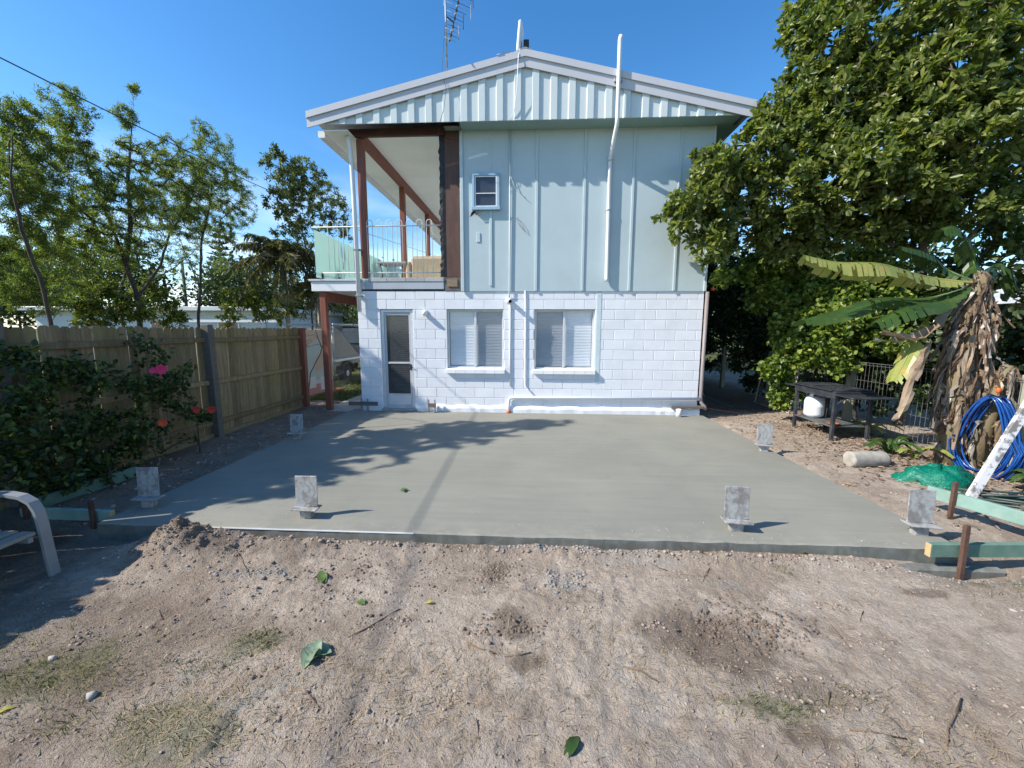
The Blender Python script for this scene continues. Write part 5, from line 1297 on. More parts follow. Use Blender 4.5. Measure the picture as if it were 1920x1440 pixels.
for lb, xx, lst in (('low leafy bush between the slender trunks behind the fence', 200, [(200, 560, 40, -.2, 26), (160, 585, 35, 0, 20), (240, 590, 30, .3, 16), (310, 580, 34, -.3, 20), (330, 600, 20, 0, 9), (290, 540, 25, -.6, 8)]),
                    ('yellow green bush at the far end of the paling fence', 500, [(440, 560, 26, -.5, 16), (490, 580, 28, 0, 22), (530, 585, 28, .2, 22), (545, 560, 22, 0, 12), (425, 590, 22, -.3, 10), (470, 545, 18, -1, 8)])):
    bq = PX(xx, 610, TX)
    plant('bush', lb, 'bush', g0(TX, bq[1]), [[g0(TX, bq[1]), bq]], bl(lst), 26, .09, .03, 'oval', leafmat('bush_leaf', [(.03, .06, .012), (.08, .12, .02), (.16, .19, .035), (.26, .25, .05)], .5, .35), BARKD, .004, .2, .6)
TX = -6.2; b5 = PX(230, 605, TX)
plant('fence_tree', 'fine leaved spreading tree standing behind the other fence trees', 'tree', g0(TX, b5[1]),
      [[g0(TX, b5[1]), b5, PX(225, 540, TX), PX(250, 470, TX), PX(280, 400, TX)], [PX(225, 560, TX), PX(170, 500, TX), PX(130, 430, TX)], [PX(228, 560, TX), PX(330, 500, TX), PX(400, 440, TX)]],
      bl([(90, 380, 60, 0, 22), (150, 430, 60, 0, 24), (210, 440, 60, 0, 24), (270, 390, 60, 0, 24), (330, 410, 60, 0, 24), (400, 420, 55, 0, 20), (440, 380, 45, 0, 16), (190, 330, 50, 0, 16), (330, 330, 50, 0, 16), (120, 500, 60, 0, 20), (230, 520, 50, 0, 14), (330, 500, 50, 0, 14), (60, 480, 60, 0, 20), (420, 490, 40, 0, 10), (110, 260, 40, 0, 10), (30, 300, 50, 0, 14)], TX),
      40, .075, .014, 'narrow', BOT, BARKD, .0046, .35, .85, 'slender trees behind the paling fence', cap=.07)
# greyer tree beyond the balcony
T4X = -3.4; b4 = PX(585, 600, T4X)
plant('balcony_tree', 'grey green tree rising beside the glass balcony panels', 'tree', g0(T4X, b4[1]),
      [[g0(T4X, b4[1]), b4, PX(580, 500, T4X), PX(565, 420, T4X), PX(545, 350, T4X)], [PX(578, 480, T4X), PX(610, 410, T4X), PX(615, 350, T4X)]],
      bl([(540, 330, 36, 0, 34), (575, 330, 34, .1, 34), (605, 370, 36, 0, 34), (560, 390, 38, 0, 34), (520, 380, 28, 0, 18), (625, 420, 28, 0, 18), (500, 300, 14, 0, 5), (520, 285, 12, 0, 5), (640, 390, 22, .2, 12), (580, 440, 34, 0, 18), (650, 440, 20, .3, 7), (540, 440, 30, 0, 14)], T4X),
      22, .1, .03, 'oval', leafmat('grey_green_leaf', [(.045, .065, .025), (.08, .11, .035), (.14, .165, .055), (.23, .22, .09)], .5, .42), BARKD, .005, .2, .5)
# bare leaning sapling by the banner
bs = PZ(575, 738, gz1(-1.9, 1.0))
bs = np.array([-1.62, .75, gz1(-1.62, .75)-.03])
plant('bare_sapling', 'bare leaning branch tree between fence post and timber post', 'tree', bs,
      [[bs, PY(582, 700, .75), PY(600, 665, .78), PY(607, 640, .8), PY(604, 610, .85), PY(600, 590, .85)], [PY(604, 650, .8), PY(592, 620, .9), PY(595, 590, .95)]],
      [(PY(590, 590, .9), .35, 16), (PY(600, 560, .9), .3, 14), (PY(578, 640, .8), .15, 5)], 1, .04, .012, 'narrow', BOT, BARK, .0045, .2, .4)

# ---------------------------------------------------------------- palms
def frond(mb_r, B, D, L_, base, dirv, length, sag, nl, leaf):
    d = Vector(dirv).normalized(); pts = []; side = d.cross(Vector((0, 0, 1))).normalized()
    for i in range(13):
        u = i/12; pts.append(Vector(base)+d*length*u+Vector((0, 0, -sag*u**2.2*length)))
    mb_r.tube(pts, [.014*(1-.8*i/12)+.002 for i in range(13)], 5, False)
    for i in range(nl):
        u = .15+.85*i/nl; k = min(int(u*12), 11); p = pts[k].lerp(pts[k+1], u*12-k); tg = (pts[k+1]-pts[k]).normalized()
        for s_ in (-1, 1):
            B.append(p); D.append(side*s_*.9+tg*.65+Vector((0, 0, -.45-.2*random.random()))); L_.append(leaf*(1-.6*abs(u-.4)))
PALM = leafmat('palm_leaf', [(.06, .07, .035), (.11, .115, .05), (.17, .16, .075), (.23, .19, .1)], .5, .35)
def palm(lab, x, y, h, n, length, leaf, lean=(0, 0), mat=PALM, g=None):
    t = thing('palm', lab, 'palm', (x, y, gz1(x, y)), g)
    top = Vector((x+lean[0], y+lean[1], h)); MB().tube([(x, y, -.2), Vector((x, y, 0)).lerp(top, .5), top], [.085, .07, .055], 8).build('trunk', surf('pale_palm_trunk', (.36, .32, .26), .9, .3, 6, 20, .4, scale=(1, 1, 6)), t)
    r_ = MB(); B, D, Ls = [], [], []
    for k in range(n):
        a = 6.283*k/n+random.uniform(-.25, .25); e = random.uniform(-.2, 1.25)
        frond(r_, B, D, Ls, top, (math.cos(a)*math.cos(e), math.sin(a)*math.cos(e), math.sin(e)), length*random.uniform(.8, 1.15), random.uniform(.45, .9), 34, leaf)
    r_.build('frond_stems', surf('frond_stem', (.2, .17, .08), .7), t)
    leafmesh('crown', np.array(B), np.array(D), np.array(Ls)*rng.uniform(.8, 1.2, len(B)), .026, 'narrow', .2, .35, t, mat)
    return t
palm('bushy grey green palm with drooping fronds beside the balcony', -4.3, 4.6, 3.9, 28, 1.6, .45)
palm('thin palm with pale trunk beside the drooping palm', -3.7, 5.3, 3.2, 9, 1.2, .32)
palm('thin palm with pale trunk rising from the yellow bush', -3.3, 4.7, 2.7, 8, 1.0, .3)

# ---------------------------------------------------------------- big glossy tree over the right fence
GLO = leafmat('glossy_leaf', [(.055, .085, .024), (.11, .15, .04), (.175, .21, .055), (.25, .275, .08), (.38, .36, .13)], .38, .42, .5)
def rosettes(sk, per_tip, nleaf, ln, wd):
    B, Dv = [], []
    for path, tw in sk.paths:
        if not tw: continue
        pts = sk.P[path]
        for q in range(per_tip):
            u = 1.0 if q == 0 else rng.uniform(.35, 1); i = min(int(u*(len(pts)-1)), len(pts)-2)
            p = pts[i]+(pts[i+1]-pts[i])*(u*(len(pts)-1)-i); ax = unit(pts[i+1]-pts[i])
            if q: ax = unit(ax+rng.normal(0, .7, 3)); p = p+ax*rng.uniform(.05, .2)
            ax = unit(ax+np.array([0, 0, .35])); s = unit(np.cross(ax, rng.normal(size=3))); w_ = np.cross(ax, s)
            k = nleaf; a = 2*np.pi*np.arange(k)/k+rng.random(); el = rng.uniform(.1, .9, k)[:, None]
            d = (s*np.cos(a)[:, None]+w_*np.sin(a)[:, None])*(1-el*.6)+ax*el
            B.append(np.repeat(p[None], k, 0)-ax*rng.uniform(0, .06, (k, 1))); Dv.append(d)
    return np.concatenate(B), np.concatenate(Dv)
bt = np.array([10.35, -.55, gz1(10.35, -.55)-.05])
bigt = thing('broadleaf_tree', 'large dense tree with glossy dark leaves overhanging the wire fence', 'tree', tuple(bt))
sk = Skel()
sk.stem([bt, bt+[.05, -.1, 1.2], bt+[-.1, -.2, 2.6], bt+[-.2, -.2, 4.0], bt+[-.1, -.3, 5.6], bt+[0, -.3, 7.2]])
sk.stem([bt+[-.1, -.2, 2.6], PD(1700, 400, 7.3), PD(1560, 360, 7.4), PD(1420, 360, 7.3)])
sk.stem([bt+[-.2, -.2, 3.4], PD(1720, 240, 7.2), PD(1600, 170, 7.1)])
sk.stem([bt+[-.1, -.2, 2.2], PD(1905, 330, 6.4), PD(1840, 318, 6.0)])
sk.stem([bt+[-.2, -.2, 3.8], PD(1830, 180, 6.6), PD(1720, 100, 6.4)])
TB = [(1300, 395, 45, 7.1, 42), (1345, 330, 50, 7.0, 50), (1385, 420, 50, 7.3, 50), (1330, 450, 32, 7.1, 20), (1420, 290, 55, 7.0, 56), (1475, 370, 60, 7.0, 60), (1440, 230, 38, 7.2, 30), (1500, 250, 60, 7.0, 56), (1510, 150, 42, 7.0, 36), (1505, 50, 45, 7.1, 36),
      (1560, 80, 60, 6.8, 50), (1570, 330, 70, 6.6, 66), (1570, 200, 60, 6.8, 46), (1600, -20, 70, 6.8, 44), (1650, 300, 70, 6.3, 60), (1660, 160, 60, 6.6, 50), (1660, 60, 70, 6.6, 50), (1740, 300, 75, 6.1, 60), (1740, 180, 75, 6.2, 60), (1770, 60, 80, 6.2, 60),
      (1830, 250, 80, 5.9, 60), (1850, 130, 80, 5.9, 60), (1880, 20, 80, 6.0, 46), (1820, 360, 60, 6.2, 40), (1900, 340, 60, 6.3, 36), (1650, 400, 55, 6.8, 44), (1540, 430, 50, 7.3, 40), (1720, 420, 50, 6.9, 36), (1460, 440, 36, 7.5, 26), (1620, -100, 90, 7.2, 40), (1780, -90, 100, 6.8, 44), (1960, 200, 100, 6.4, 60), (1980, 0, 100, 6.6, 40),
      (1700, 250, 110, 8.2, 60), (1560, 250, 90, 8.0, 44), (1850, 300, 120, 8.0, 60), (1760, 60, 130, 8.0, 60), (1900, 470, 70, 7.6, 40), (1960, 420, 70, 7.0, 30)]
T = np.concatenate([ball(n, *pxblob(x, y, r, D=D), (1, 1, 1), .25) for x, y, r, D, n in TB]+[ball(max(3, n//9), *pxblob(x, y, r*1.3, D=D), (1, 1, 1), .8) for x, y, r, D, n in TB])
T = T[np.argsort(np.linalg.norm(T-(bt+[-.2, -.2, 3.5]), axis=1)+rng.random(len(T))*.4)]
for q in T: sk.twig(q, .1, .2)
sk.mesh(sk.radii(.0045, 2.4, cap=.2)).build('trunk', BARK, bigt)
B, D = rosettes(sk, 4, 9, .1, .05)
leafmesh('crown', B, D, .12*rng.uniform(.55, 1.3, len(B)), .058*rng.uniform(.7, 1.25, len(B)), 'broad', .22, .2, bigt, GLO, np.clip(rng.normal(.45, .22, len(B)), 0, 1), upb=.5)
# pale flower spikes at some twig ends
tips = [sk.P[p[-1]] for p, tw in sk.paths if tw]
sel = [tips[i] for i in rng.choice(len(tips), 26, replace=False)]
fb = np.concatenate([ball(16, c+np.array([0, 0, .05]), .06) for c in sel]); 
leafmesh('flower_spikes', fb, rng.normal(size=fb.shape), .03, .02, 'oval', .2, .1, bigt, leafmat('yellow_bud', [(.35, .27, .03), (.5, .4, .06)], .6, .3))

# ---------------------------------------------------------------- hibiscus and hedge behind the wire fence
HIB = leafmat('hibiscus_leaf', [(.05, .09, .018), (.11, .175, .028), (.19, .26, .04), (.33, .37, .07)], .45, .4)
def pb(lst): return [(*pxblob(x, y, r*1.05, D=D-.4), int(n*1.2)) for x, y, r, D, n in lst]
hb = np.array([9.75, -.35, gz1(9.75, -.35)-.05])
hib = plant('hibiscus', 'bright green hibiscus with small orange flowers hanging over the gate and fence', 'shrub', hb,
      [[hb, hb+[-.1, .1, .9], hb+[-.2, .2, 1.7], hb+[-.3, .3, 2.3]], [hb+[-.1, .1, .7], PD(1560, 620, 8.0), PD(1500, 560, 8.3)], [hb+[-.1, .1, .8], PD(1660, 600, 7.5)]],
      pb([(1500, 600, 42, 8.2, 46), (1550, 570, 48, 8.0, 52), (1600, 610, 48, 7.5, 50), (1520, 650, 34, 8.0, 40), (1570, 650, 30, 7.8, 28), (1640, 560, 50, 7.6, 44), (1470, 540, 40, 8.6, 36), (1430, 500, 30, 8.8, 18), (1660, 640, 36, 7.3, 26), (1560, 520, 45, 8.2, 36), (1460, 690, 22, 8.3, 20), (1475, 740, 22, 8.3, 18), (1480, 640, 26, 8.3, 22),
          (1700, 570, 40, 7.4, 26), (1420, 560, 24, 9.0, 12), (1640, 500, 40, 7.9, 26), (1345, 520, 14, 8.2, 8), (1390, 515, 18, 8.6, 8), (1500, 500, 36, 8.7, 22), (1440, 690, 12, 8.2, 8), (1580, 690, 18, 7.7, 8)]),
      34, .085, .07, 'round', HIB, BARKD, .004, .15, .7, droop=.25, spread=.12)
FLR = surf('orange_petal', (.75, .13, .04), .5, .15)
def flower(par, c, r_, mat, n=5):
    m_ = MB(); c = Vector(c); ax = Vector((CAM[0]-c.x, CAM[1]-c.y, .4)).normalized(); s = ax.orthogonal().normalized(); w_ = ax.cross(s)
    for lay in range(2 if n > 5 else 1):
        for k in range(n):
            a = 6.283*k/n+lay*.5; d = (s*math.cos(a)+w_*math.sin(a)); e = ax.cross(d); rr = r_*(1-.35*lay)
            m_.add([c, c+d*rr*.5+e*rr*.42+ax*rr*.25, c+d*rr+ax*rr*(.15+.3*lay), c+d*rr*.5-e*rr*.42+ax*rr*.25], [(0, 1, 2, 3)])
    m_.lathe(c, [(r_*.12, 0), (r_*.1, r_*.3)], 6, ax.to_track_quat('Z', 'Y').to_matrix())
    return m_.build('flower', mat, par)
for x, y, D in ((1528, 617, 7.6), (1552, 620, 7.6), (1605, 611, 7.2), (1588, 664, 7.3), (1410, 517, 8.4), (1627, 566, 7.2), (1337, 542, 8.0), (1443, 555, 8.5), (1420, 555, 8.6), (1470, 580, 8.3)): flower(hib, PD(x, y, D), .045, FLR)
DRK = leafmat('dark_hedge_leaf', [(.012, .026, .008), (.022, .045, .012), (.04, .07, .018), (.07, .1, .03)], .5, .25)
for lb, bx, by, lst in (('dark hedge shrub behind the gate with overhang added to shade the passage', 9.6, 2.8, [((9.5, 2.2, 1.6), .9, 60), ((9.4, 3.4, 2.0), 1.0, 60), ((9.0, 3.0, 3.0), .8, 40), ((9.4, 2.4, .7), .7, 30), ((8.9, 2.2, 2.7), .6, 30), ((8.2, 3.6, 3.6), .9, 50), ((8.0, 5.0, 4.2), 1.0, 50), ((8.9, 4.6, 2.8), .9, 50)]),  # overhead foliage blobs added to darken the passage
                        ('dark hedge shrub added to darken the far end of the passage', 8.6, 7.2, [((8.4, 7.0, 1.2), 1.3, 120), ((7.6, 7.4, .9), .9, 70), ((8.7, 6.2, .5), .7, 60), ((7.9, 6.6, .5), .6, 50), ((7.8, 7.4, 2.8), 1.2, 80), ((9.3, 6.0, 2.6), 1.2, 60), ((9.4, 5.0, 1.4), 1.0, 50), ((8.3, 6.6, 4.0), 1.0, 30)]),  # added as an occluder so the passage end stays dark
                        ('dark shrub behind the fence beside the dead banana leaves', 10.4, -2.6, [((10.3, -2.4, 1.0), .8, 50), ((10.6, -3.3, 1.1), .8, 50), ((10.4, -1.3, 1.2), .8, 50), ((10.7, -2.6, 2.2), .8, 44), ((10.2, -4.4, .7), .6, 30), ((10.4, -1.0, 2.2), .7, 30)]),
                        ('dark leafy shrub behind the wire fence and barbecue', 10.2, .4, [((10.0, .2, .9), .7, 40), ((10.1, 1.2, 1.2), .8, 40), ((10.0, -.7, .8), .6, 34), ((10.4, .5, 2.0), .8, 40)])):
    q = np.array([bx, by, gz1(bx, by)-.05])
    plant('hedge_shrub', lb, 'shrub', q, [[q, q+[0, 0, .6], q+[0, 0, 1.2]]], [(np.array(c), r, n) for c, r, n in lst], 44, .12, .07, 'oval', DRK, BARKD, .004, .15, .75, spread=.15)

# ---------------------------------------------------------------- banana plant with skirt of dead leaves
ban = thing('banana_plant', 'tall banana plant with ragged green leaves and a skirt of dead brown leaves', 'banana plant', (9.05, -2.85, gz1(9.05, -2.85)))
z0 = gz1(9.05, -2.85)-.05
bp = [np.array([9.05, -2.85, z0]), np.array([9.06, -2.83, .6]), np.array([9.12, -2.78, 1.3]), np.array([9.2, -2.72, 1.9]), np.array([9.28, -2.68, 2.4])]
MB().tube(bp, [.15, .135, .12, .10, .07], 12).build('stem', surf('banana_stem', (.2, .16, .09), .8, .35, 4, 25, .4, scale=(3, 3, .5), dirt=(.09, .1, .035)), ban)
def bleaf(par, pts, wid, mat, nseg=26, gap=.25, torn=.12, name='leaf', hang=.2, dead=False):
    """blade of separate strips along a curved midrib"""
    pts = [Vector(p) for p in pts]
    def at(u):
        k = len(pts)-1; x = u*k; i = min(int(x), k-1); f = x-i
        p0 = pts[max(i-1, 0)]; p1 = pts[i]; p2 = pts[i+1]; p3 = pts[min(i+2, k)]
        return .5*((2*p1)+(-p0+p2)*f+(2*p0-5*p1+4*p2-p3)*f*f+(-p0+3*p1-3*p2+p3)*f**3)
    m_ = MB(); rib = [at(i/20) for i in range(21)]
    m_.tube(rib, [.016*(1-.85*i/20)+.002 for i in range(21)], 6, False)
    view = (Vector(CAM)-at(.6)).normalized()
    rn = []
    for i in range(nseg):
        for s_ in (-1, 1):
            u0 = .1+.88*i/nseg; u1 = .1+.88*(i+1-(gap*4*random.random() if random.random() < .22 else 0))/nseg
            w0 = wid*math.sin(math.pi*min(1, (u0-.05)*1.02))**.55*(1-torn*random.random()*3*(random.random() < .3))
            a = at(u0); b_ = at(u1); tg = (b_-a).normalized(); up_ = Vector((0, 0, 1)); sd = tg.cross(up_)
            if sd.length < .2: sd = tg.cross(view)
            sd.normalize(); nn = sd.cross(tg)
            o1 = sd*s_*w0*.5+tg*w0*.12+nn*w0*.06-Vector((0, 0, hang*w0*.3)); o2 = sd*s_*w0*(.95+.05*random.random())+tg*w0*.3-Vector((0, 0, hang*w0*(1+.12*random.random())))
            m_.add([a, b_, b_+o1, a+o1], [(0, 1, 2, 3)], True); m_.add([a+o1, b_+o1, b_+o2, a+o2], [(0, 1, 2, 3)], True)
    return m_.build(name, mat, par)
def bmat(name, c1, c2, edge, tr=.3):
    m, nt, b = new_mat(name); v = coords(nt)
    c = ramp(nt, noise(nt, 4, 5, .6, v), [(.3, c1), (.7, c2)])
    c = mixc(nt, ramp(nt, noise(nt, 6, 6, .7, v), [(.56, (0, 0, 0)), (.66, (1, 1, 1))]), c, edge)
    nt.links.new(c, b.inputs['Base Color']); b.inputs['Roughness'].default_value = .4
    t = _n(nt, 'ShaderNodeBsdfTranslucent'); nt.links.new(c, t.inputs[0]); ms = _n(nt, 'ShaderNodeMixShader'); ms.inputs[0].default_value = tr
    nt.links.new(b.outputs[0], ms.inputs[1]); nt.links.new(t.outputs[0], ms.inputs[2]); nt.links.new(ms.outputs[0], nt.nodes['Material Output'].inputs[0])
    bump(nt, b, noise(nt, 30, 3, .5, coords(nt, (1, 1, 1))), .15, .004); return m
BG = bmat('banana_green', (.03, .07, .014), (.06, .115, .024), (.09, .11, .03)); BY = bmat('banana_yellowing', (.24, .29, .06), (.38, .38, .11), (.5, .30, .09)); BD = bmat('banana_dry', (.27, .20, .13), (.4, .31, .21), (.15, .10, .065), .15)
ct = Vector((9.25, -2.7, 2.3))
def P_(x, y, D): return Vector(PD(x, y, D))
bleaf(ban, [ct, P_(1740, 520, 5.3), P_(1650, 495, 5.2), P_(1570, 492, 5.2), P_(1505, 478, 5.2)], .2, BY, 30, .12, .2, hang=.9)
bleaf(ban, [ct, P_(1735, 560, 5.6), P_(1640, 560, 5.7), P_(1560, 585, 5.8), P_(1502, 600, 5.8)], .3, BG, 18, .1, .05, hang=.5)
bleaf(ban, [ct, P_(1770, 560, 5.3), P_(1700, 575, 5.2), P_(1640, 605, 5.2)], .22, BG, 14, .1, .05, hang=.6)
bleaf(ban, [ct, P_(1828, 500, 5.7), P_(1815, 455, 5.7), P_(1790, 425, 5.7), P_(1762, 430, 5.7)], .16, BG, 20, .2, .3, hang=1.2)
bleaf(ban, [ct, P_(1775, 505, 5.5), P_(1735, 475, 5.5), P_(1685, 462, 5.5)], .14, BG, 20, .1, .2, hang=.9)
bleaf(ban, [ct, P_(1860, 500, 5.8), P_(1885, 500, 5.8), P_(1905, 545, 5.8)], .16, BG, 14, .2, hang=1.0)
bleaf(ban, [P_(1745, 590, 5.3), P_(1715, 640, 5.2), P_(1690, 690, 5.2), P_(1675, 715, 5.2)], .13, BY, 12, .1, hang=.4)
# dead leaves hanging round the stem: crumpled ribbons
DEAD = [bmat('dead_leaf_tan', (.23, .16, .105), (.34, .255, .17), (.12, .08, .05), .12), bmat('dead_leaf_brown', (.10, .065, .04), (.18, .12, .08), (.06, .04, .03), .1), bmat('dead_leaf_grey', (.21, .18, .15), (.30, .26, .22), (.12, .10, .08), .1)]
def dleaf(par, pts, wid, mat, into=None):
    pts = [Vector(p) for p in pts]; n_ = 11; vs = []; fs = []
    tw = random.uniform(0, 3.1); tr_ = random.uniform(-2.2, 2.2)
    def at(u):
        k = len(pts)-1; x = u*k; i = min(int(x), k-1); return pts[i].lerp(pts[i+1], x-i)
    for i in range(n_):
        u = i/(n_-1); p = at(u); tg = (at(min(1, u+.08))-at(max(0, u-.08))).normalized(); a_ = tg.orthogonal().normalized(); b_ = tg.cross(a_)
        th = tw+tr_*u; sd = a_*math.cos(th)+b_*math.sin(th); nn = tg.cross(sd)
        w_ = wid*(.35+.65*math.sin(math.pi*min(.97, u*.9+.08)))*random.uniform(.65, 1.15)
        for c_ in (-1, -.4, .3, 1): vs.append(p+sd*w_*c_+nn*(wid*.5*abs(c_)+random.uniform(-.4, .4)*wid)+tg*random.uniform(-.3, .3)*wid)
    for i in range(n_-1):
        for j in range(3):
            if j != 1 and i > 2 and random.random() < .16: continue
            a_ = i*4+j; fs.append((a_, a_+1, a_+5, a_+4))
    if into is not None: return into.add(vs, fs, False)
    return MB().add(vs, fs, False).build('dead_leaf', mat, par)
def skirt(stem, n, rmax, lmax):
    rest = MB()
    k_ = len(stem)-1
    for k in range(n):
        u = random.random()**.7; i = min(int(u*k_), k_-1); c = Vector(stem[i]).lerp(Vector(stem[i+1]), u*k_-i)
        a = random.uniform(0, 6.283); d = Vector((math.cos(a), math.sin(a), 0))
        out = random.uniform(.3, 1.0)*rmax*(.5+.75*math.sin(math.pi*min(1, u*.85+.12))); ln = random.uniform(.4, 1.0)*lmax*(1 if u > .3 else .6)
        sw = Vector((random.uniform(-.14, .14), random.uniform(-.14, .14), 0))
        p = [c+d*.06, c+d*out*.8+Vector((0, 0, random.uniform(-.02, .1))), c+d*out+sw*.5-Vector((0, 0, ln*.45)), c+d*out*random.uniform(.6, 1.2)+sw-Vector((0, 0, ln))]
        for q in p: q.z = max(q.z, z0+.05+.08*random.random())
        if k < 230: dleaf(ban, p, random.uniform(.014, .055), random.choice(DEAD))
        else: dleaf(None, p, random.uniform(.014, .055), None, rest)
    if rest.v: tag(rest.build('dead_leaf_mass', DEAD[1], ban), kind='stuff')
skirt(bp, 400, .205, .6)
dleaf(ban, [P_(1745, 640, 5.1), P_(1715, 700, 5.0), P_(1695, 760, 5.0), P_(1672, 785, 5.0)], .06, DEAD[0])
dleaf(ban, [P_(1790, 560, 5.2), P_(1760, 610, 5.1), P_(1720, 640, 5.1), P_(1650, 625, 5.1)], .08, DEAD[0]); dleaf(ban, [P_(1770, 580, 5.3), P_(1740, 625, 5.2), P_(1690, 640, 5.2), P_(1640, 640, 5.2)], .06, DEAD[2])
# second thinner stem
b2p = [np.array([9.2, -3.02, z0]), np.array([9.24, -3.05, .7]), np.array([9.3, -3.1, 1.3])]
MB().tube(b2p, [.09, .075, .05], 10).build('stem', bpy.data.materials['banana_stem'], ban)
skirt(b2p, 50, .2, .5)
# low leafy plants at the foot
def lily(lab, x, y, n, ln, wd, mat):
    t = thing('strap_leaf_plant', lab, 'plant', (x, y, gz1(x, y)))
    for k in range(n):
        a = 6.283*k/n+random.uniform(-.3, .3); d = Vector((math.cos(a), math.sin(a), 0)); l = ln*random.uniform(.6, 1.1); c = Vector((x, y, gz1(x, y)-.01)); e = random.uniform(.5, 1.1)
        bleaf(t, [c, c+d*l*.35*e+Vector((0, 0, l*.5)), c+d*l*.75*e+Vector((0, 0, l*.55)), c+d*l*1.05*e+Vector((0, 0, l*.38))], wd, mat, 8, 0, 0, 'leaf', .25)
    return t
lily('low dark green leafy plant between barbecue and banana', 8.62, -2.45, 9, .42, .05, BG); lily('small plant with one bright yellow green leaf', 8.8, -2.62, 4, .4, .05, BY)
lily('broad leafy plant under the blue hose', 9.1, -3.75, 10, .34, .06, BG); lily('leafy plant beside the tangle of rods', 9.0, -4.5, 8, .4, .07, BG); lily('young bright plant growing at the wire fence', 9.15, -1.35, 7, .4, .05, BY)
# ---------------------------------------------------------------- flower bed at the paling fence
ROSE = leafmat('rose_leaf', [(.02, .042, .012), (.035, .065, .018), (.07, .11, .025), (.15, .2, .045)], .45, .3)
for lb, bx, by, lst, fl in (
    ('dark leafy rose bush with one pink bloom against the fence', -1.05, -3.0, [(300, 700, 48, 0, 40), (250, 720, 50, .1, 44), (330, 760, 36, .1, 34), (385, 775, 24, .15, 20), (230, 790, 55, .2, 50), (285, 830, 40, .25, 34), (255, 645, 22, -.05, 12), (340, 720, 26, .05, 18)],
     [(302, 693, .07, (.75, .05, .16)), (286, 695, .04, (.7, .06, .2)), (368, 768, .055, (.55, .05, .035)), (396, 768, .06, (.6, .06, .04)), (305, 793, .055, (.7, .1, .04))]),
    ('tall leafy shrub in the flower bed with light leaf tips', -1.1, -4.2, [(60, 700, 60, 0, 44), (20, 760, 60, .1, 40), (130, 720, 50, .1, 40), (170, 700, 40, 0, 30), (90, 790, 60, .2, 46), (160, 790, 50, .2, 40), (20, 660, 30, 0, 14), (30, 840, 60, .2, 40)], []),
    ('low dark ground bush spreading beside the green timber', -.95, -4.3, [(150, 860, 50, .15, 44), (80, 880, 60, .15, 44), (200, 880, 40, .2, 34), (20, 890, 50, .1, 30), (110, 920, 36, .15, 24), (240, 850, 30, .2, 24)], [])):
    q = np.array([bx, by, gz1(bx, by)-.03])
    t = plant('garden_shrub', lb, 'shrub', q, [[q, q+[0, 0, .25], q+[0, 0, .5]]], [(*pxblob(x, y, r, X=-1.24+dx*.6), int(n*.38)) for x, y, r, dx, n in lst], 19, .065, .042, 'oval', ROSE, BARKD, .0035, .15, .6, spread=.08)
    for x, y, r_, col in fl:
        flower(t, PX(x, y, -.95), r_, surf('petal_%d' % x, col, .5, .15), 8)
# ---------------------------------------------------------------- fallen leaves, twigs, stones on the bare soil
TW = surf('dry_twig', (.17, .115, .075), .9, .3, 20, 60, .3)
for pts in ([(653, 1200), (690, 1182), (720, 1160), (750, 1144)], [(442, 1040), (458, 1062), (470, 1086)], [(1545, 1160), (1572, 1190), (1590, 1215), (1606, 1246)], [(1618, 1150), (1612, 1168), (1640, 1185), (1667, 1207)], [(876, 1210), (900, 1222), (930, 1231)], [(945, 1236), (970, 1236), (996, 1229)],
            [(1803, 1312), (1790, 1345), (1777, 1370), (1774, 1410)], [(893, 1352), (896, 1372), (897, 1395)], [(1168, 1250), (1200, 1265), (1235, 1285)], [(1590, 1125), (1606, 1130), (1617, 1140)], [(1556, 1300), (1552, 1318), (1560, 1325)], [(288, 1132), (298, 1145), (304, 1163)],
            [(1330, 1070), (1320, 1085), (1316, 1100)], [(1215, 1060), (1235, 1068), (1253, 1073)], [(1592, 1372), (1640, 1378), (1700, 1384)], [(540, 1290), (580, 1305), (600, 1330)]):
    ps = []
    for x, y in pts:
        q = PZ(x, y, -.1); q[2] = gz1(q[0], q[1])+.004; ps.append(q)
    rr = random.uniform(.0025, .0055)
    tag(MB().tube(ps, [rr*(1-.5*i/len(ps)) for i in range(len(ps))], 5).build('twig', TW), 'thin dry twig lying on the bare soil', 'twig', 'dry twigs scattered on the bare soil')
def ground_leaf(x, y, ln, wd, mat, lab, z=None, n=1, curl=.3):
    p = PZ(x, y, -.1 if z is None else z); zz_ = gz1(p[0], p[1]) if z is None else z
    t = thing('fallen_leaf', lab, 'leaf', (p[0], p[1], zz_))
    for k in range(n):
        a = random.uniform(0, 6.283); d = Vector((math.cos(a), math.sin(a), 0)); s = Vector((-d.y, d.x, 0)); c = Vector((p[0], p[1], zz_+.004+.004*k))+s*random.uniform(-.3, .3)*wd*(n > 1)
        m_ = MB(); vs = []; fs = []; q_ = 7
        for i in range(q_):
            u = i/(q_-1); w_ = wd*.5*math.sin(math.pi*min(max(u, .03), .985))**.7
            h = curl*ln*.35*math.sin(u*3.1+k); cc = c+d*(u-.5)*ln+Vector((0, 0, abs(h)))
            vs += [cc-s*w_+Vector((0, 0, w_*curl*(1.2+.6*math.sin(i*2.)))), cc, cc+s*w_+Vector((0, 0, w_*curl*(.9+.7*math.cos(i*1.7))))]
        for i in range(q_-1):
            for j in (0, 1): a_ = i*3+j; fs.append((a_, a_+1, a_+4, a_+3))
        m_.add(vs, fs, True).build('blade', mat, t)
    return t
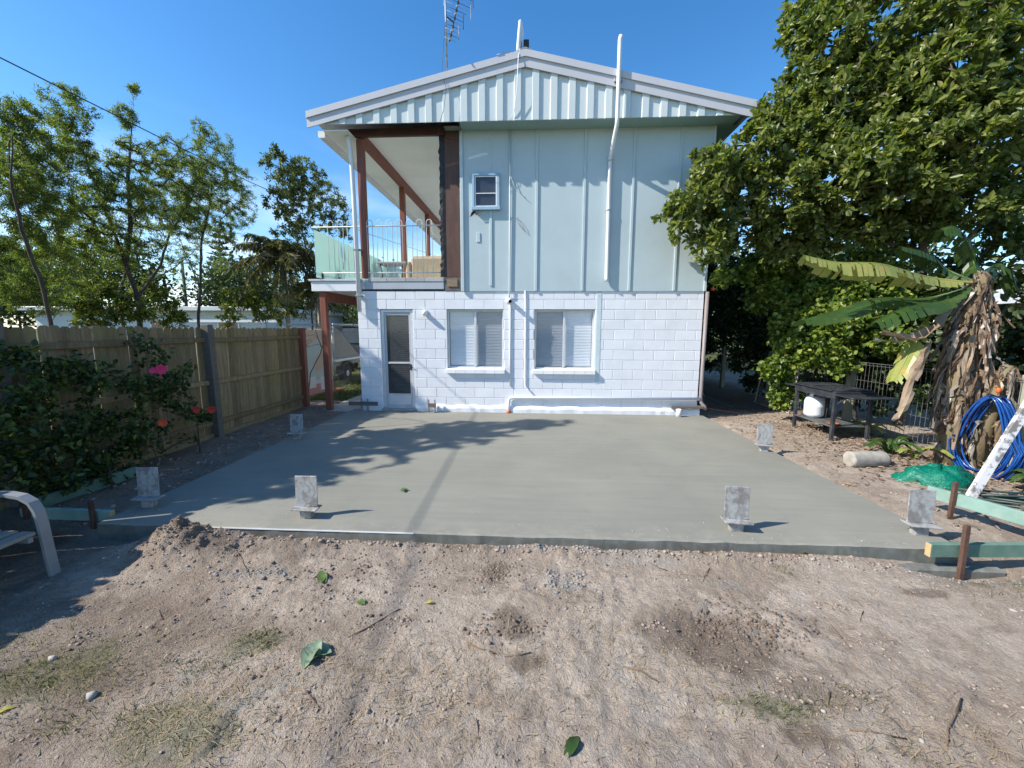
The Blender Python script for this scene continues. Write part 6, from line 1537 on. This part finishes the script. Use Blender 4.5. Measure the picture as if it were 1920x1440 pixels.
LG = bmat('fresh_fallen_leaf', (.10, .17, .05), (.17, .25, .07), (.23, .27, .11)); LP = bmat('pale_fallen_leaf', (.15, .24, .13), (.30, .38, .26), (.45, .5, .42)); LY = bmat('yellow_fallen_leaf', (.45, .42, .08), (.5, .48, .15), (.35, .25, .08))
ground_leaf(600, 1088, .15, .06, LG, 'curled light green leaf on soil near the slab', n=2); ground_leaf(676, 1134, .07, .05, LG, 'single folded green leaf on the bare soil'); ground_leaf(806, 1134, .06, .03, LY, 'small yellow leaf on the bare soil')
ground_leaf(592, 1232, .17, .09, LP, 'large crumpled pale green leaf clump on the soil', n=3, curl=.45); ground_leaf(1072, 1405, .13, .05, BG, 'dark green leaf on soil among cement spill'); ground_leaf(757, 921, .10, .03, LG, 'small sprig of green leaves dropped on the slab', z=0.0, n=4)
ground_leaf(1505, 1040, .09, .05, LY, 'bright green leaf against the front edge of the slab'); ground_leaf(448, 1000, .10, .05, LG, 'pale green leaf by the spoil heap'); ground_leaf(8, 1335, .07, .035, LY, 'yellow leaf lying in the shaded grass')
STN = surf('pale_stone', (.36, .33, .29), .85, .2, 14, 70, .4)
for x, y, r_ in ((172, 1302, .03), (590, 1290, .012), (905, 1105, .012), (98, 1238, .03), (1545, 1330, .015), (1728, 1392, .015), (1900, 1146, .02)):
    p = PZ(x, y, -.1); o = clods('stone', np.array([p[0]]), np.array([p[1]]), np.array([r_]), STN, flat=.6, sink=.1)
    tag(o, 'small pale stone half set in the soil', 'stone', 'pale stones in the bare soil')
# dead leaf litter under the trees on the right
xs = np.concatenate([rng.normal(8.5, .5, 1200), rng.normal(8.6, .3, 700), rng.uniform(7.2, 9.2, 500)]); ys = np.concatenate([rng.normal(-1.6, 1.0, 1200), rng.normal(-3.1, .5, 700), rng.uniform(-4.8, 1.5, 500)])
k = (xs > 7.12) & (xs < 9.6); xs, ys = xs[k], ys[k]; n = len(xs)
dd = rng.normal(size=(n, 3))*np.array([1, 1, .25])
o = leafmesh('leaf_litter', np.stack([xs, ys, gz(xs, ys)+rng.uniform(.004, .03, n)], 1), dd, rng.uniform(.02, .08, n), rng.uniform(.01, .032, n), 'oval', .35, .1, None, leafmat('dead_leaf_litter', [(.09, .06, .04), (.19, .14, .095), (.29, .22, .155), (.2, .11, .06)], .8, .1, tcol=(1, .8, .5)), upb=.9)
tag(o, 'brown dead leaf litter on the soil by the wire fence', 'leaf litter', kind='stuff')

# ---------------------------------------------------------------- far trees round the neighbourhood
FARL = leafmat('far_leaf', [(.02, .04, .014), (.035, .065, .018), (.06, .09, .025), (.1, .12, .04)], .6, .2)
def far_tree(lab, h, r_, seed, n=95):
    t = thing('far_tree', lab, 'tree', (0, 0, -.12), 'trees round the neighbourhood')
    sk_ = Skel(); sk_.stem([(0, 0, -.2), (0, .1, h*.35), (.1, 0, h*.6)], .4)
    T_ = np.concatenate([ball(n//5, (r_*.55*math.cos(a), r_*.55*math.sin(a), h*(.55+.22*((k*7) % 5)/4)), r_*.6) for k, a in enumerate(np.arange(5)*1.256)]+[ball(n//5, (0, 0, h*.8), r_*.7)])
    for q in T_[np.argsort(np.linalg.norm(T_-np.array([0, 0, h*.5]), axis=1))]: sk_.twig(q, .1, .4)
    sk_.mesh(sk_.radii(.02, cap=.3)).build('trunk', BARKD, t)
    B_, D_ = foliage_points(sk_, 34, 1.2, .7)
    leafmesh('crown', B_, D_, rng.uniform(.2, .42, len(B_)), rng.uniform(.12, .2, len(B_)), 'oval', .2, .15, t, FARL)
    return t
fa = far_tree('round crowned tree standing in the distance beyond the yards', 7, 3.2, 1); fb_ = far_tree('spreading tree standing in the distance beyond the yards', 5.5, 3.4, 2)
spots = [(-20, 24, 1.0), (-15, 27, .9), (-10, 24, .9), (-6.5, 26, .8), (-28, 22, 1.1), (-36, 18, 1.2), (-9, 33, 1.0), (-14, 36, 1.1), (-24, 34, 1.1), (-4.5, 34, .75), (-44, 28, 1.2), (-30, 8, 1.0), (-26, 14, .8), (14.5, 12, .9), (20, 14, 1.1), (9.5, 22, .9), (17, 26, 1.2), (27, 6, 1.2), (24, -8, 1.2), (-3, 22, .5), (-7.5, 18.5, .45), (3, 40, .9), (-1, 48, .9)]
for i, (x, y, s_) in enumerate(spots):
    src = fa if i % 2 == 0 else fb_
    kd_ = 'round crowned tree ' if i % 2 == 0 else 'low spreading tree '
    wh_ = 'far beyond the wire fence and hedge' if x > 8 else 'in the distance behind the balcony and carport' if x > -8 else 'behind the roof of the low white house' if x > -24 else 'far beyond the slender fence trees'
    if i < 2: src.location = (x, y, -.12); src.scale = (s_,)*3; src['label'] = kd_+wh_; continue
    clone(src, (x, y, -.12), random.uniform(0, 6.28), kd_+wh_, None, s_)
# tall pine with tiers of branches
np_ = thing('norfolk_pine', 'tall dark pine with tiered branches far behind the white house', 'tree', (-31, 36.5, -.12))
B_, D_ = [], []; lm = MB(); lm.tube([(-31, 36.5, -.3), (-31, 36.5, 12.8)], [.28, .04], 8)
for k in range(17):
    z = 2.2+k*.62; L_ = 2.9*(1-k/18.5)
    for j in range(6):
        a = j*1.047+k*.4; d = Vector((math.cos(a), math.sin(a), .12)); p = Vector((-31, 36.5, z)); lm.tube([p, p+d*L_], [.04, .015], 4, False)
        for i in range(26):
            u = .15+.85*random.random(); B_.append(p+d*L_*u); D_.append(Vector((random.uniform(-1, 1), random.uniform(-1, 1), .5))+d*.6)
lm.build('trunk', BARKD, np_)
leafmesh('crown', np.array(B_), np.array(D_), rng.uniform(.25, .5, len(B_)), .09, 'narrow', .2, 0, np_, DRK)
